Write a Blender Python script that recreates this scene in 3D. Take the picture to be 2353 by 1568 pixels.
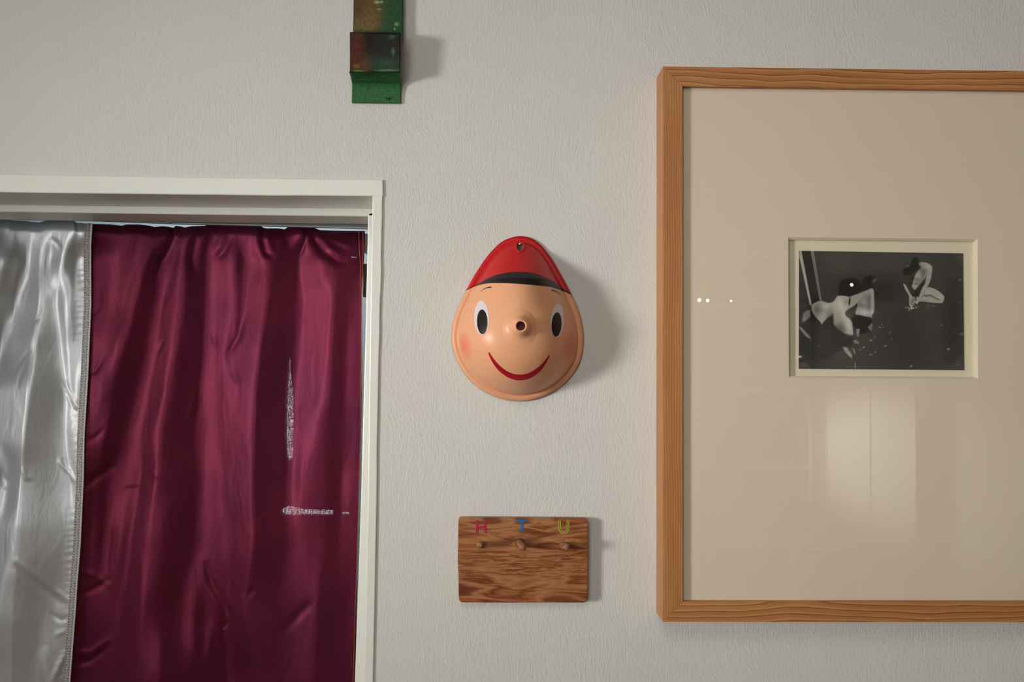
import bpy, math, random
import numpy as np
from mathutils import Vector, Matrix
random.seed(4)
rng = np.random.default_rng(7)
C = bpy.context.scene.collection
for o in list(bpy.data.objects): bpy.data.objects.remove(o)

# ------------------------------------------------------------------ camera
F = 2100.0                       # focal length in pixels of the 2353 x 1568 frame
DIST = F/1600.0                  # camera to wall, m
YAW, PIT, ROL = 0.020, 0.0336, 0.0060
fw = Vector((YAW, 1.0, PIT)).normalized()
up0 = Vector((-ROL, 0, 1)); rt = fw.cross(up0).normalized(); upv = rt.cross(fw).normalized()
CAM = Vector((0, 0, 1.5)) - fw*(DIST/fw.y)
cam_data = bpy.data.cameras.new('camera'); cam = bpy.data.objects.new('camera', cam_data); C.objects.link(cam)
cam_data.sensor_width = 36; cam_data.lens = 36*F/2353; cam_data.clip_start = 0.02
M = Matrix((rt, upv, -fw)).transposed().to_4x4(); M.translation = CAM
cam.matrix_world = M
bpy.context.scene.camera = cam

def W(px, py, Y=0.0):
    """point of the plane y=Y that stands at a pixel of the photograph"""
    d = fw*F + rt*(px-1176.5) - upv*(py-784)
    t = (Y-CAM.y)/d.y
    return CAM + d*t
def Wn(px, py, Y):
    px = np.asarray(px, float); py = np.asarray(py, float)
    d = [fw[i]*F + rt[i]*(px-1176.5) - upv[i]*(py-784) for i in range(3)]
    t = (Y-CAM.y)/d[1]
    return np.stack([CAM[0]+d[0]*t, CAM[1]+d[1]*t, CAM[2]+d[2]*t], -1)

# ------------------------------------------------------------------ world, lights, exposure
sc = bpy.context.scene
sc.view_settings.view_transform = 'Standard'; sc.view_settings.look = 'None'
sc.view_settings.exposure = 0.30; sc.view_settings.gamma = 1.0; sc.view_settings.use_curve_mapping = False
wd = bpy.data.worlds.new('world'); sc.world = wd; wd.use_nodes = True
wd.node_tree.nodes['Background'].inputs[0].default_value = (0.75, 0.85, 1, 1)
wd.node_tree.nodes['Background'].inputs[1].default_value = 0.6
def area(name, loc, target, sx, sy, power, col):
    l = bpy.data.lights.new(name, 'AREA'); l.shape = 'RECTANGLE'; l.size = sx; l.size_y = sy
    l.energy = power; l.color = col
    o = bpy.data.objects.new(name, l); C.objects.link(o); o.location = loc
    o.rotation_euler = (Vector(target)-Vector(loc)).to_track_quat('-Z', 'Y').to_euler()
    return o
key = area('window_daylight', (-2.82, -1.90, 1.47), (0.42, 0, 1.47), 0.50, 0.60, 3.2, (1.0, 0.975, 0.93)); key.data.spread = math.radians(37)
area('ceiling_fill_light', (-0.35, -2.0, 2.60), (0.1, -0.8, 0), 0.8, 0.8, 9, (1.0, 0.95, 0.88))  # added ambient fill from above, no lamp body hangs there
area('front_fill_light', (-1.25, -4.12, 1.75), (-0.1, 0, 1.5), 1.5, 1.3, 26, (1.0, 0.995, 0.985))  # added frontal fill that softens the shadows, not a known window
area('back_room_daylight', (-0.9, 1.2, 2.55), (-0.4, 2.1, 1.6), 0.8, 0.5, 11, (0.90, 0.96, 1.0))

sp_ = bpy.data.lights.new('wardrobe_glow_spot', 'SPOT'); sp_.energy = 190; sp_.spot_size = .72; sp_.spot_blend = 1.0; sp_.shadow_soft_size = .05  # added spot that makes the bright pool on the wardrobe doors
spo = bpy.data.objects.new('wardrobe_glow_spot', sp_); C.objects.link(spo); spo.location = (1.35, -2.75, 1.35)
spo.rotation_euler = (Vector((W(2015, 1045, 3.61).x, -3.7, W(2015, 1045, 3.61).z))-Vector(spo.location)).to_track_quat('-Z', 'Y').to_euler()
# ------------------------------------------------------------------ helpers
def link(name, me, mat=None, parent=None, smooth=False):
    o = bpy.data.objects.new(name, me); C.objects.link(o)
    if mat: me.materials.append(mat)
    if parent: o.parent = parent
    if smooth: me.polygons.foreach_set('use_smooth', [True]*len(me.polygons))
    return o
def mesh(name, vs, fs, mat=None, parent=None, smooth=False):
    me = bpy.data.meshes.new(name); me.from_pydata([tuple(v) for v in vs], [], fs); me.validate(); me.update()
    return link(name, me, mat, parent, smooth)
def fix(o):
    import bmesh
    b = bmesh.new(); b.from_mesh(o.data); bmesh.ops.recalc_face_normals(b, faces=b.faces); b.to_mesh(o.data); b.free()
    return o
def bevel(o, w, n=2):
    m = o.modifiers.new('bevel', 'BEVEL'); m.width = w; m.segments = n; m.limit_method = 'ANGLE'; return o
def tag(o, label=None, cat=None, group=None, kind=None):
    if label: o['label'] = label
    if cat: o['category'] = cat
    if group: o['group'] = group
    if kind: o['kind'] = kind
    return o
def empty(name, loc):
    o = bpy.data.objects.new(name, None); C.objects.link(o); o.location = loc; o.empty_display_size = 0.05
    return o
def root(name, loc, label=None, cat=None, group=None, kind=None):
    return tag(empty(name, loc), label, cat, group, kind)
def adopt(o, r):
    """parent keeping world coordinates (root has only a translation)"""
    o.parent = r; o.matrix_parent_inverse = Matrix.Translation(-Vector(r.location)); return o
def box(name, x0, x1, y0, y1, z0, z1, mat, par=None, bev=0):
    vs = [(x,y,z) for x in (x0,x1) for y in (y0,y1) for z in (z0,z1)]
    fs = [(0,1,3,2),(4,6,7,5),(0,4,5,1),(2,3,7,6),(0,2,6,4),(1,5,7,3)]
    o = mesh(name, vs, fs, mat)
    if bev: bevel(o, bev)
    if par: adopt(o, par)
    return o
def slab(name, pts, Yf, Yb, mat, par=None, bev=0):
    """pixel outline at front plane Yf, extruded straight back to Yb"""
    w = [W(x, y, Yf) for x, y in pts]; n = len(w)
    vs = [(v.x, Yf, v.z) for v in w] + [(v.x, Yb, v.z) for v in w]
    fs = [tuple(range(n)), tuple(range(2*n-1, n-1, -1))] + [(i, (i+1)%n, n+(i+1)%n, n+i) for i in range(n)]
    o = fix(mesh(name, vs, fs, mat))
    if bev: bevel(o, bev)
    if par: adopt(o, par)
    return o
def tube(name, pts, rad, mat, par=None, n=10, closed=False, caps=True):
    pts = [Vector(p) for p in pts]; m = len(pts); vs = []; fs = []
    rads = rad if isinstance(rad, (list, tuple)) else [rad]*m
    for i, p in enumerate(pts):
        if closed: t = pts[(i+1)%m]-pts[i-1]
        else: t = pts[min(i+1, m-1)]-pts[max(i-1, 0)]
        t.normalize()
        a = t.cross(Vector((0.13, 0.95, 0.21))); a = a if a.length > .1 else t.cross(Vector((1, 0, 0)))
        a.normalize(); b = t.cross(a)
        for k in range(n):
            q = 2*math.pi*k/n; vs.append(p + (a*math.cos(q)+b*math.sin(q))*rads[i])
    for i in range(m if closed else m-1):
        j = (i+1)%m
        for k in range(n): fs.append((i*n+k, i*n+(k+1)%n, j*n+(k+1)%n, j*n+k))
    if not closed and caps: fs += [tuple(range(n))[::-1], tuple(range((m-1)*n, m*n))]
    o = fix(mesh(name, vs, fs, mat, None, True))
    if par: adopt(o, par)
    return o
def grid(name, P, mat, par=None, smooth=True, col=None, uv=None, keep=None):
    """P: (ny, nx, 3) array"""
    ny, nx = P.shape[:2]
    idx = np.arange(ny*nx).reshape(ny, nx)
    q = np.stack([idx[:-1,:-1], idx[1:,:-1], idx[1:,1:], idx[:-1,1:]], -1).reshape(-1, 4)
    if keep is not None: q = q[keep.reshape(-1)]
    me = bpy.data.meshes.new(name)
    me.from_pydata(P.reshape(-1, 3).tolist(), [], q.tolist()); me.update()
    if col is not None:
        ca = me.color_attributes.new('Col', 'FLOAT_COLOR', 'POINT')
        c4 = np.ones((ny*nx, 4), np.float32); c4[:, :3] = col.reshape(-1, 3)
        ca.data.foreach_set('color', c4.ravel())
    if uv is not None:
        u = me.uv_layers.new(name='UVMap'); li = np.empty(len(me.loops), np.int32); me.loops.foreach_get('vertex_index', li)
        u.data.foreach_set('uv', uv.reshape(-1, 2)[li].astype(np.float32).ravel())
    o = link(name, me, mat, None, smooth)
    if par: adopt(o, par)
    return o

# ---- materials
def srgb(r, g, b):
    f = lambda c: (c/255/12.92) if c/255 <= .04045 else ((c/255+.055)/1.055)**2.4
    return (f(r), f(g), f(b), 1)
def NM(name, col=(.5,.5,.5,1), rough=.6, spec=.5, metal=0):
    m = bpy.data.materials.new(name); m.use_nodes = True; nt = m.node_tree
    b = nt.nodes['Principled BSDF']; b.inputs['Base Color'].default_value = col
    b.inputs['Roughness'].default_value = rough; b.inputs['Metallic'].default_value = metal
    b.inputs['Specular IOR Level'].default_value = spec
    return m, nt, b
def N(nt, t, **kw):
    n = nt.nodes.new(t)
    for k, v in kw.items():
        if k in n.inputs: n.inputs[k].default_value = v
        else: setattr(n, k, v)
    return n
def noise(nt, vec, scale, detail=3, rough=.5, dist=0):
    n = N(nt, 'ShaderNodeTexNoise'); n.inputs['Scale'].default_value = scale; n.inputs['Detail'].default_value = detail
    n.inputs['Roughness'].default_value = rough; n.inputs['Distortion'].default_value = dist
    nt.links.new(vec, n.inputs['Vector']); return n
def mapping(nt, src, scale=(1,1,1), rot=(0,0,0), loc=(0,0,0)):
    m = N(nt, 'ShaderNodeMapping'); m.inputs['Scale'].default_value = scale; m.inputs['Rotation'].default_value = rot
    m.inputs['Location'].default_value = loc
    nt.links.new(src, m.inputs['Vector']); return m.outputs[0]
def ramp(nt, fac, stops, interp='LINEAR'):
    r = N(nt, 'ShaderNodeValToRGB'); cr = r.color_ramp; cr.interpolation = interp
    cr.elements[0].position = stops[0][0]; cr.elements[0].color = stops[0][1]
    cr.elements[1].position = stops[-1][0]; cr.elements[1].color = stops[-1][1]
    for p, c in stops[1:-1]:
        e = cr.elements.new(p); e.color = c
    nt.links.new(fac, r.inputs[0]); return r
def mixc(nt, fac, a, b, mode='MIX'):
    m = N(nt, 'ShaderNodeMix', data_type='RGBA', blend_type=mode)
    if isinstance(fac, float): m.inputs[0].default_value = fac
    else: nt.links.new(fac, m.inputs[0])
    for s, i in ((a, 6), (b, 7)):
        if isinstance(s, tuple): m.inputs[i].default_value = s
        else: nt.links.new(s, m.inputs[i])
    return m.outputs[2]
def math_(nt, op, a, b=None):
    m = N(nt, 'ShaderNodeMath', operation=op)
    for s, i in ((a, 0), (b, 1)):
        if s is None: continue
        if isinstance(s, (int, float)): m.inputs[i].default_value = s
        else: nt.links.new(s, m.inputs[i])
    return m.outputs[0]
def bump(nt, b, height, strength, dist):
    n = N(nt, 'ShaderNodeBump'); n.inputs['Strength'].default_value = strength; n.inputs['Distance'].default_value = dist
    nt.links.new(height, n.inputs['Height']); nt.links.new(n.outputs[0], b.inputs['Normal']); return n
def gobj(nt): return N(nt, 'ShaderNodeTexCoord').outputs['Object']
def gworld(nt): return N(nt, 'ShaderNodeNewGeometry').outputs['Position']
def guv(nt): return N(nt, 'ShaderNodeTexCoord').outputs['UV']

def mat_plaster():
    m, nt, b = NM('plaster', rough=.62, spec=.35)
    P = gworld(nt)
    low = noise(nt, P, 1.6, 2); mid = noise(nt, P, 9, 3)
    c = ramp(nt, low.outputs[0], [(.35, (.640,.642,.602,1)), (.65, (.668,.652,.622,1))])
    c2 = mixc(nt, .10, c.outputs[0], mid.outputs[1], 'SOFT_LIGHT')
    nt.links.new(c2, b.inputs['Base Color'])
    # brushed, swirling roller texture: stretched noise, direction warped by a slow noise
    warp = noise(nt, P, 5, 1)
    sub = N(nt, 'ShaderNodeVectorMath', operation='SUBTRACT'); nt.links.new(warp.outputs[1], sub.inputs[0]); sub.inputs[1].default_value = (.5,.5,.5)
    sc_ = N(nt, 'ShaderNodeVectorMath', operation='SCALE'); nt.links.new(sub.outputs[0], sc_.inputs[0]); sc_.inputs[3].default_value = .10
    add = N(nt, 'ShaderNodeVectorMath', operation='ADD'); nt.links.new(P, add.inputs[0]); nt.links.new(sc_.outputs[0], add.inputs[1])
    v1 = mapping(nt, add.outputs[0], (1, 1, .42), (0, math.radians(14), 0))
    n1 = noise(nt, v1, 430, 2, .55, .6)
    v2 = mapping(nt, add.outputs[0], (1, 1, .22), (0, math.radians(-24), 0))
    n2 = noise(nt, v2, 300, 2, .5, .4)
    n3 = noise(nt, P, 14, 3)
    mask = ramp(nt, noise(nt, P, 3.3, 2).outputs[0], [(.38, (.35,.35,.35,1)), (.6, (1,1,1,1))])
    h = math_(nt, 'ADD', math_(nt, 'MULTIPLY', n1.outputs[0], mask.outputs[0]), math_(nt, 'MULTIPLY', n2.outputs[0], .8))
    h = math_(nt, 'ADD', h, math_(nt, 'MULTIPLY', n3.outputs[0], .9))
    bump(nt, b, h, .6, .0012)
    return m
def mat_gloss_paint(name='gloss_paint', col=(.76,.77,.71,1), bs=.35):
    m, nt, b = NM(name, col, .33, .5)
    P = gworld(nt)
    n = noise(nt, mapping(nt, P, (1.2, 1, .35)), 90, 3); n2 = noise(nt, P, 18, 3)
    h = math_(nt, 'ADD', n.outputs[0], math_(nt, 'MULTIPLY', n2.outputs[0], 2.0))
    bump(nt, b, h, bs, .0011)
    c = mixc(nt, .12, col, noise(nt, P, 40, 4).outputs[1], 'SOFT_LIGHT'); nt.links.new(c, b.inputs['Base Color'])
    return m
def mat_pine(name, light, mid, dark, freq=9, seed=0, side=False):
    """UV: u along the rail (m), v across (m)"""
    m, nt, b = NM(name, rough=.5, spec=.35)
    uv = guv(nt)
    wv = noise(nt, mapping(nt, uv, (3.0, 7, 1), (0,0,0), (seed, seed*1.7, 0)), 1, 2)
    wv2 = noise(nt, mapping(nt, uv, (16, 70, 1), (0,0,0), (seed, 3, 0)), 1, 3)
    sp = N(nt, 'ShaderNodeSeparateXYZ'); nt.links.new(uv, sp.inputs[0])
    a = math_(nt, 'ADD', math_(nt, 'MULTIPLY', sp.outputs[1], freq*33.0), math_(nt, 'MULTIPLY', wv.outputs[0], 5.0))
    a = math_(nt, 'ADD', a, math_(nt, 'MULTIPLY', wv2.outputs[0], .55))
    fr = math_(nt, 'FRACT', a)
    r = ramp(nt, fr, [(0, light), (.45, mid), (.80, mid), (.93, dark), (1, light)])
    fine = noise(nt, mapping(nt, uv, (25, 900, 1)), 1, 3)
    big = noise(nt, mapping(nt, uv, (3, 30, 1), (0,0,0), (9+seed, 0, 0)), 1, 2)
    c = mixc(nt, .35, r.outputs[0], ramp(nt, fine.outputs[0], [(.3, (.25,.25,.25,1)), (.7, (.75,.75,.75,1))]).outputs[0], 'SOFT_LIGHT')
    c = mixc(nt, .45, c, ramp(nt, big.outputs[0], [(.3, (.22,.22,.22,1)), (.7, (.72,.72,.72,1))]).outputs[0], 'SOFT_LIGHT')
    nt.links.new(c, b.inputs['Base Color'])
    bump(nt, b, fr, .12, .0004)
    return m
def mat_board():
    m, nt, b = NM('varnished_plywood', rough=.42, spec=.4)
    uv = guv(nt); sp = N(nt, 'ShaderNodeSeparateXYZ'); nt.links.new(uv, sp.inputs[0])
    # large flame patches
    n1 = noise(nt, mapping(nt, uv, (10, 55, 1)), 1, 3, .45, .8)
    n2 = noise(nt, mapping(nt, uv, (16, 210, 1), (0,0,0), (3,1,0)), 1, 4, .6, .6)
    band = ramp(nt, sp.outputs[1], [(.045, (0,0,0,1)), (.055, (1,1,1,1)), (.080, (1,1,1,1)), (.086, (.1,.1,.1,1))])
    mx = N(nt, 'ShaderNodeMix', data_type='FLOAT'); nt.links.new(band.outputs[0], mx.inputs[0])
    nt.links.new(n1.outputs[0], mx.inputs[2]); nt.links.new(n2.outputs[0], mx.inputs[3])
    a = srgb(150,96,58); d = srgb(104,50,22); o = srgb(148,80,42); l = srgb(172,118,76)
    r = ramp(nt, mx.outputs[0], [(.30, d), (.38, srgb(122,66,32)), (.41, a), (.47, l), (.50, a), (.535, o), (.555, d), (.58, srgb(132,72,36)), (.63, a), (.70, o)])
    fine = noise(nt, mapping(nt, uv, (30, 700, 1)), 1, 3)
    c = mixc(nt, .45, r.outputs[0], ramp(nt, fine.outputs[0], [(.3, (.2,.2,.2,1)), (.7, (.75,.75,.75,1))]).outputs[0], 'SOFT_LIGHT')
    nt.links.new(c, b.inputs['Base Color'])
    bump(nt, b, n2.outputs[0], .15, .0005)
    return m
def mat_attr(name, rough=.5, spec=.4, noise_amt=0, coat=0, metal=0):
    m, nt, b = NM(name, rough=rough, spec=spec, metal=metal)
    a = N(nt, 'ShaderNodeVertexColor', layer_name='Col')
    out = a.outputs[0]
    if noise_amt:
        n = noise(nt, gworld(nt), 260, 4)
        out = mixc(nt, noise_amt, out, ramp(nt, n.outputs[0], [(.3, (.2,.2,.2,1)), (.7, (.8,.8,.8,1))]).outputs[0], 'SOFT_LIGHT')
    nt.links.new(out, b.inputs['Base Color'])
    if coat: b.inputs['Coat Weight'].default_value = coat; b.inputs['Coat Roughness'].default_value = .15
    return m
def mat_satin(name, col, col2, rough=.42, sheen=.3, see=0.0, spec=.4, metal=0):
    m, nt, b = NM(name, col, rough, spec, metal)
    P = gworld(nt)
    # fine creases + weave
    cr = noise(nt, mapping(nt, P, (1, 1, .35), (0, .25, 0)), 42, 3, .5, .8)
    weave = noise(nt, mapping(nt, P, (1, 1, .06)), 1300, 2); weft = noise(nt, mapping(nt, P, (.06, 1, 1)), 1300, 2)
    c = mixc(nt, ramp(nt, noise(nt, P, 6, 2).outputs[0], [(.4,(0,0,0,1)),(.6,(1,1,1,1))]).outputs[0], col, col2)
    nt.links.new(c, b.inputs['Base Color'])
    b.inputs['Sheen Weight'].default_value = sheen; b.inputs['Sheen Roughness'].default_value = .4
    b.inputs['Sheen Tint'].default_value = tuple(min(1, x*2.2) for x in col[:3])+(1,)
    h = math_(nt, 'ADD', cr.outputs[0], math_(nt, 'MULTIPLY', weave.outputs[0], .05))
    bump(nt, b, h, .28, .004)
    if see:
        # open weave: tiny gaps between the threads let a bright light behind show
        t = N(nt, 'ShaderNodeBsdfTransparent'); mx = N(nt, 'ShaderNodeMixShader')
        w = math_(nt, 'MULTIPLY', weave.outputs[0], weft.outputs[0])
        w = ramp(nt, w, [(.20, (0,0,0,1)), (.36, (see, see, see, 1))])
        nt.links.new(w.outputs[0], mx.inputs[0]); nt.links.new(b.outputs[0], mx.inputs[1]); nt.links.new(t.outputs[0], mx.inputs[2])
        nt.links.new(mx.outputs[0], nt.nodes['Material Output'].inputs[0])
    return m
def mat_glass():
    m = bpy.data.materials.new('picture_glass'); m.use_nodes = True; nt = m.node_tree; nt.nodes.remove(nt.nodes['Principled BSDF'])
    t = N(nt, 'ShaderNodeBsdfTransparent'); t.inputs[0].default_value = (.985,.98,.965,1)
    g = N(nt, 'ShaderNodeBsdfGlossy'); g.inputs['Roughness'].default_value = .004
    f = N(nt, 'ShaderNodeFresnel'); bf = N(nt, 'ShaderNodeNewGeometry').outputs['Backfacing']
    nt.links.new(math_(nt, 'SUBTRACT', 1.5, math_(nt, 'MULTIPLY', bf, 1.5-1/1.5)), f.inputs[0])
    mx = N(nt, 'ShaderNodeMixShader'); nt.links.new(f.outputs[0], mx.inputs[0])
    nt.links.new(t.outputs[0], mx.inputs[1]); nt.links.new(g.outputs[0], mx.inputs[2]); nt.links.new(mx.outputs[0], nt.nodes['Material Output'].inputs[0])
    return m
def mat_emit(name, col, s):
    m, nt, b = NM(name, (0,0,0,1)); b.inputs['Emission Color'].default_value = col; b.inputs['Emission Strength'].default_value = s
    return m
PLASTER = mat_plaster(); PAINT = mat_gloss_paint()
ROOMW = NM('room_paint', (.62,.60,.56,1), .7)[0]
FLOORM = NM('floor_boards', (.23,.15,.09,1), .45)[0]
DARKW = NM('dark_wood', (.05,.035,.028,1), .5)[0]

# ------------------------------------------------------------------ room shell
XL, XR, YF, ZC = -2.9, 3.3, -4.2, 2.75
wall = bpy.data.objects.new('wall_back', None)
bpy.data.objects.remove(wall)
jx = W(868, 1000, 0).x                                    # line where the plaster stops behind the casing
hz = W(430, 425, 0).z
dl = W(-620, 900, 0).x
def wallmesh():
    # one skin with the doorway notch, 12 cm thick, cut as three butted blocks sharing vertices
    j_top = W(872, 430, 0).x; j_bot = W(872, 430, 0).x + (W(848, 1568, 0).x - W(872, 430, 0).x)*(hz)/(hz-W(848,1568,0).z)
    pts = [(XL, 0), (dl, 0), (dl, hz+.004), (j_top, hz-.002), (j_bot, 0), (XR, 0), (XR, ZC), (XL, ZC)]
    n = len(pts); vs = [(x, 0, z) for x, z in pts] + [(x, .12, z) for x, z in pts]
    fs = [tuple(range(n)), tuple(range(2*n-1, n-1, -1))] + [(i, (i+1)%n, n+(i+1)%n, n+i) for i in range(n)]
    return fix(mesh('wall_back', vs, fs, PLASTER))
wall = tag(wallmesh(), kind='structure')
def hair(pts, w, mat):
    o = tube('plaster_crack', [W(x, y, .0) for x, y in pts], w*.32, mat, n=5)
    adopt(o, wall); return o
CRK = NM('crack_paint', (.56,.55,.51,1), .7)[0]
hair([(882,374),(881,392),(882,413)], .00045, CRK)
hair([(545,322),(543,350),(547,372),(543,404)], .00035, CRK)
hair([(1384,0),(1380,30),(1379,62),(1374,96)], .0003, CRK)
hair([(1668,88),(1663,118),(1659,148)], .0003, CRK)
hair([(738,70),(740,130),(736,190)], .0002, CRK)
hair([(887,398),(990,403),(1120,402),(1290,407)], .00012, CRK)
tag(box('floor', XL-.1, XR+.1, YF-.1, 2.2, -.1, 0, FLOORM), kind='structure')
tag(box('ceiling', XL-.1, XR+.1, YF-.1, 2.2, ZC, ZC+.1, ROOMW), kind='structure')
tag(box('wall_right', XR, XR+.1, YF, 2.1, 0, ZC, ROOMW), kind='structure')
tag(box('wall_front', XL, XR, YF-.1, YF, 0, ZC, ROOMW), kind='structure')
# left wall with the daylight window
wl = empty('wall_left', (XL, -1.9, 0)); tag(wl, kind='structure')
wy0, wy1, wz0, wz1 = -2.25, -1.55, 1.12, 1.82
for a in ((YF, wy0, 0, ZC), (wy1, 2.1, 0, ZC), (wy0, wy1, 0, wz0), (wy0, wy1, wz1, ZC)):
    box('wall_section', XL-.1, XL, a[0], a[1], a[2], a[3], ROOMW, wl)
w1 = empty('window_1', (XL-.05, -1.9, wz0)); tag(w1, kind='structure')
for a in ((wy0, wy1, wz0, wz0+.04), (wy0, wy1, wz1-.04, wz1), (wy0, wy0+.04, wz0, wz1), (wy1-.04, wy1, wz0, wz1)):
    box('frame_bar', XL-.07, XL-.02, a[0], a[1], a[2], a[3], PAINT, w1)
box('pane', XL-.05, XL-.045, wy0+.04, wy1-.04, wz0+.04, wz1-.04, mat_emit('glowing_pane', (.9,.95,1,1), 2.0), w1)

w3 = empty('fill_light_frame', (-1.25, YF, 1.05)); tag(w3, kind='structure')  # made-up frame dressing the added frontal fill light
for a in ((-2.06, -2.0, 1.04, 2.46), (-.50, -.44, 1.04, 2.46), (-2.0, -.50, 1.04, 1.10), (-2.0, -.50, 2.40, 2.46)):
    box('frame_bar', a[0], a[1], YF+.001, YF+.07, a[2], a[3], PAINT, w3)
# ------------------------------------------------------------------ doorway
door = empty('door_1', W(870, 1568, 0)); door.location = (W(430,784,0).x, 0, 0); tag(door, kind='structure')
def wob(pts, n, amp):
    out = []
    for (x0,y0),(x1,y1) in zip(pts[:-1], pts[1:]):
        for k in range(n):
            t = k/n; out.append((x0+(x1-x0)*t + random.uniform(-amp, amp), y0+(y1-y0)*t + random.uniform(-amp, amp)))
    out.append(pts[-1]); return out
BX = -620
top = wob([(BX, 391.5), (0, 400), (430, 407), (880, 413)], 8, .5)
lowr = wob([(857, 451), (560, 449), (0, 442), (BX, 434)], 8, .5)
slab('casing_head', top + [(881, 452)] + lowr, -.0035, .10, PAINT, door, .0016)
outer = wob([(880.5, 413.5), (879, 470), (876.5, 620), (872.5, 760), (866, 1100), (858, 1568), (855, 1790)], 5, .7)
inn = wob([(825, 1790), (836, 1568), (845, 1150), (850, 760), (855.5, 452)], 4, .4)
slab('casing_jamb', outer + inn, -.0031, .10, PAINT, door, .0014)
# inner frame, set back: its front face, underside and the reveal
slab('inner_frame_head', [(BX, 440), (885, 458), (885, 497.5), (845, 497.5), (430, 493), (0, 487), (BX, 478)], .10, .175, PAINT, door, .0018)
slab('inner_frame_jamb', [(885, 480), (845.5, 490), (844, 560), (839.5, 760), (829, 1150), (815, 1568), (806, 1800), (900, 1800)], .10, .175, PAINT, door, .0018)
slab('lintel', [(BX, 440), (905, 458), (905, 509), (430, 502), (0, 495), (BX, 487)], .178, .216, NM('painted_shade_grey', (.42,.45,.44,1), .5)[0], door)  # greyer than the frame: shade under the head put into the colour
slab('reveal', [(905, 500), (853, 500), (848, 760), (838, 1150), (824, 1568), (815, 1800), (930, 1800)], .178, .25, PAINT, door)
box('latch_block', W(834,640,.30).x, W(850,640,.30).x, .302, .315, W(845,682,.30).z, W(845,606,.30).z, NM('brown_block', (.26,.20,.17,1), .5)[0], door, .001)

# ------------------------------------------------------------------ room behind the curtain
tag(box('wall_beyond', XL, XR, 2.1, 2.2, 0, ZC, NM('cool_room_paint', (.50,.62,.66,1), .7)[0]), kind='structure')
# added dark cut-outs before a glowing pane: their gap shapes the curtain's light streaks
w2 = empty('streak_light_box', (W(700,1000,.7).x, .72, W(700,1500,.7).z)); tag(w2, kind='structure')
YS = .62
SH = NM('dark_blocker', (.05,.03,.03,1), .6)[0]
def streak_cutout(pts):
    slab('cutout_panel', pts, YS, YS+.02, SH, w2)
streak_cutout([(-40,531),(664,531),(664,790),(660,850),(655.5,910),(654,1000),(656,1050),(662,1062),(662,1164),(650,1168),(643,1175),(646,1182),(655,1186),(662,1700),(-40,1700)])
streak_cutout([(664.6,531),(823,531),(819,1177.5),(784,1176.5),(783,1182),(766,1184),(765,1172.5),(700,1170.5),(680,1166),(663,1163),(663,1062),(672,1052),(675,1000),(674,910),(668,850),(665.2,790)])
streak_cutout([(655,1186),(672,1187),(700,1185),(764,1186),(766,1180),(783,1180),(784,1184.5),(819,1186),(812,1700),(662,1700)])
p0 = W(600, 640, YS+.06); p1 = W(808, 1176, YS+.06); p1.z = W(700, 1690, YS+.06).z
box('light_block_back', p0.x-.75, p1.x+.004, YS+.08, YS+.09, p1.z-.05, p0.z+.012, SH, w2)  # added blockers keep the pane's glow off the room behind
for a in ((p1.x+.001, p1.x+.004, p1.z, p0.z), (p0.x-.010, p0.x-.002, p1.z, p0.z), (p0.x, p1.x, p0.z+.002, p0.z+.01), (p0.x, p1.x, p1.z-.01, p1.z-.002)):
    box('light_block_side', a[0], a[1], YS+.021, YS+.079, a[2], a[3], SH, w2)
box('glowing_pane', p0.x, p1.x, YS+.06, YS+.065, p1.z, p0.z, mat_emit('streak_glow', (.86,.9,1,1), 5), w2)

# ------------------------------------------------------------------ curtain rail, rod and curtain
RAILM = NM('grey_rail', (.17,.19,.185,1), .4)[0]
rail = root('curtain_rail', (W(300,505,.20).x, .20, W(300,510,.20).z), 'grey flat rail under the white door head, above the curtain top', 'curtain rail')
slab('rail_bar', [(BX, 489), (0, 499), (430, 506), (846, 511), (846, 524.5), (620, 518.5), (400, 513), (200, 505.5), (0, 502), (BX, 494)], .190, .205, RAILM, rail, .001)
slab('rail_lip', [(BX, 493), (0, 501), (200, 504.5), (400, 512), (620, 517.5), (846, 523), (846, 525.5), (620, 519.5), (400, 514), (200, 506.3), (0, 502.8), (BX, 494.8)], .186, .190, NM('rail_lip_paint', (.35,.37,.37,1), .4)[0], rail)

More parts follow.
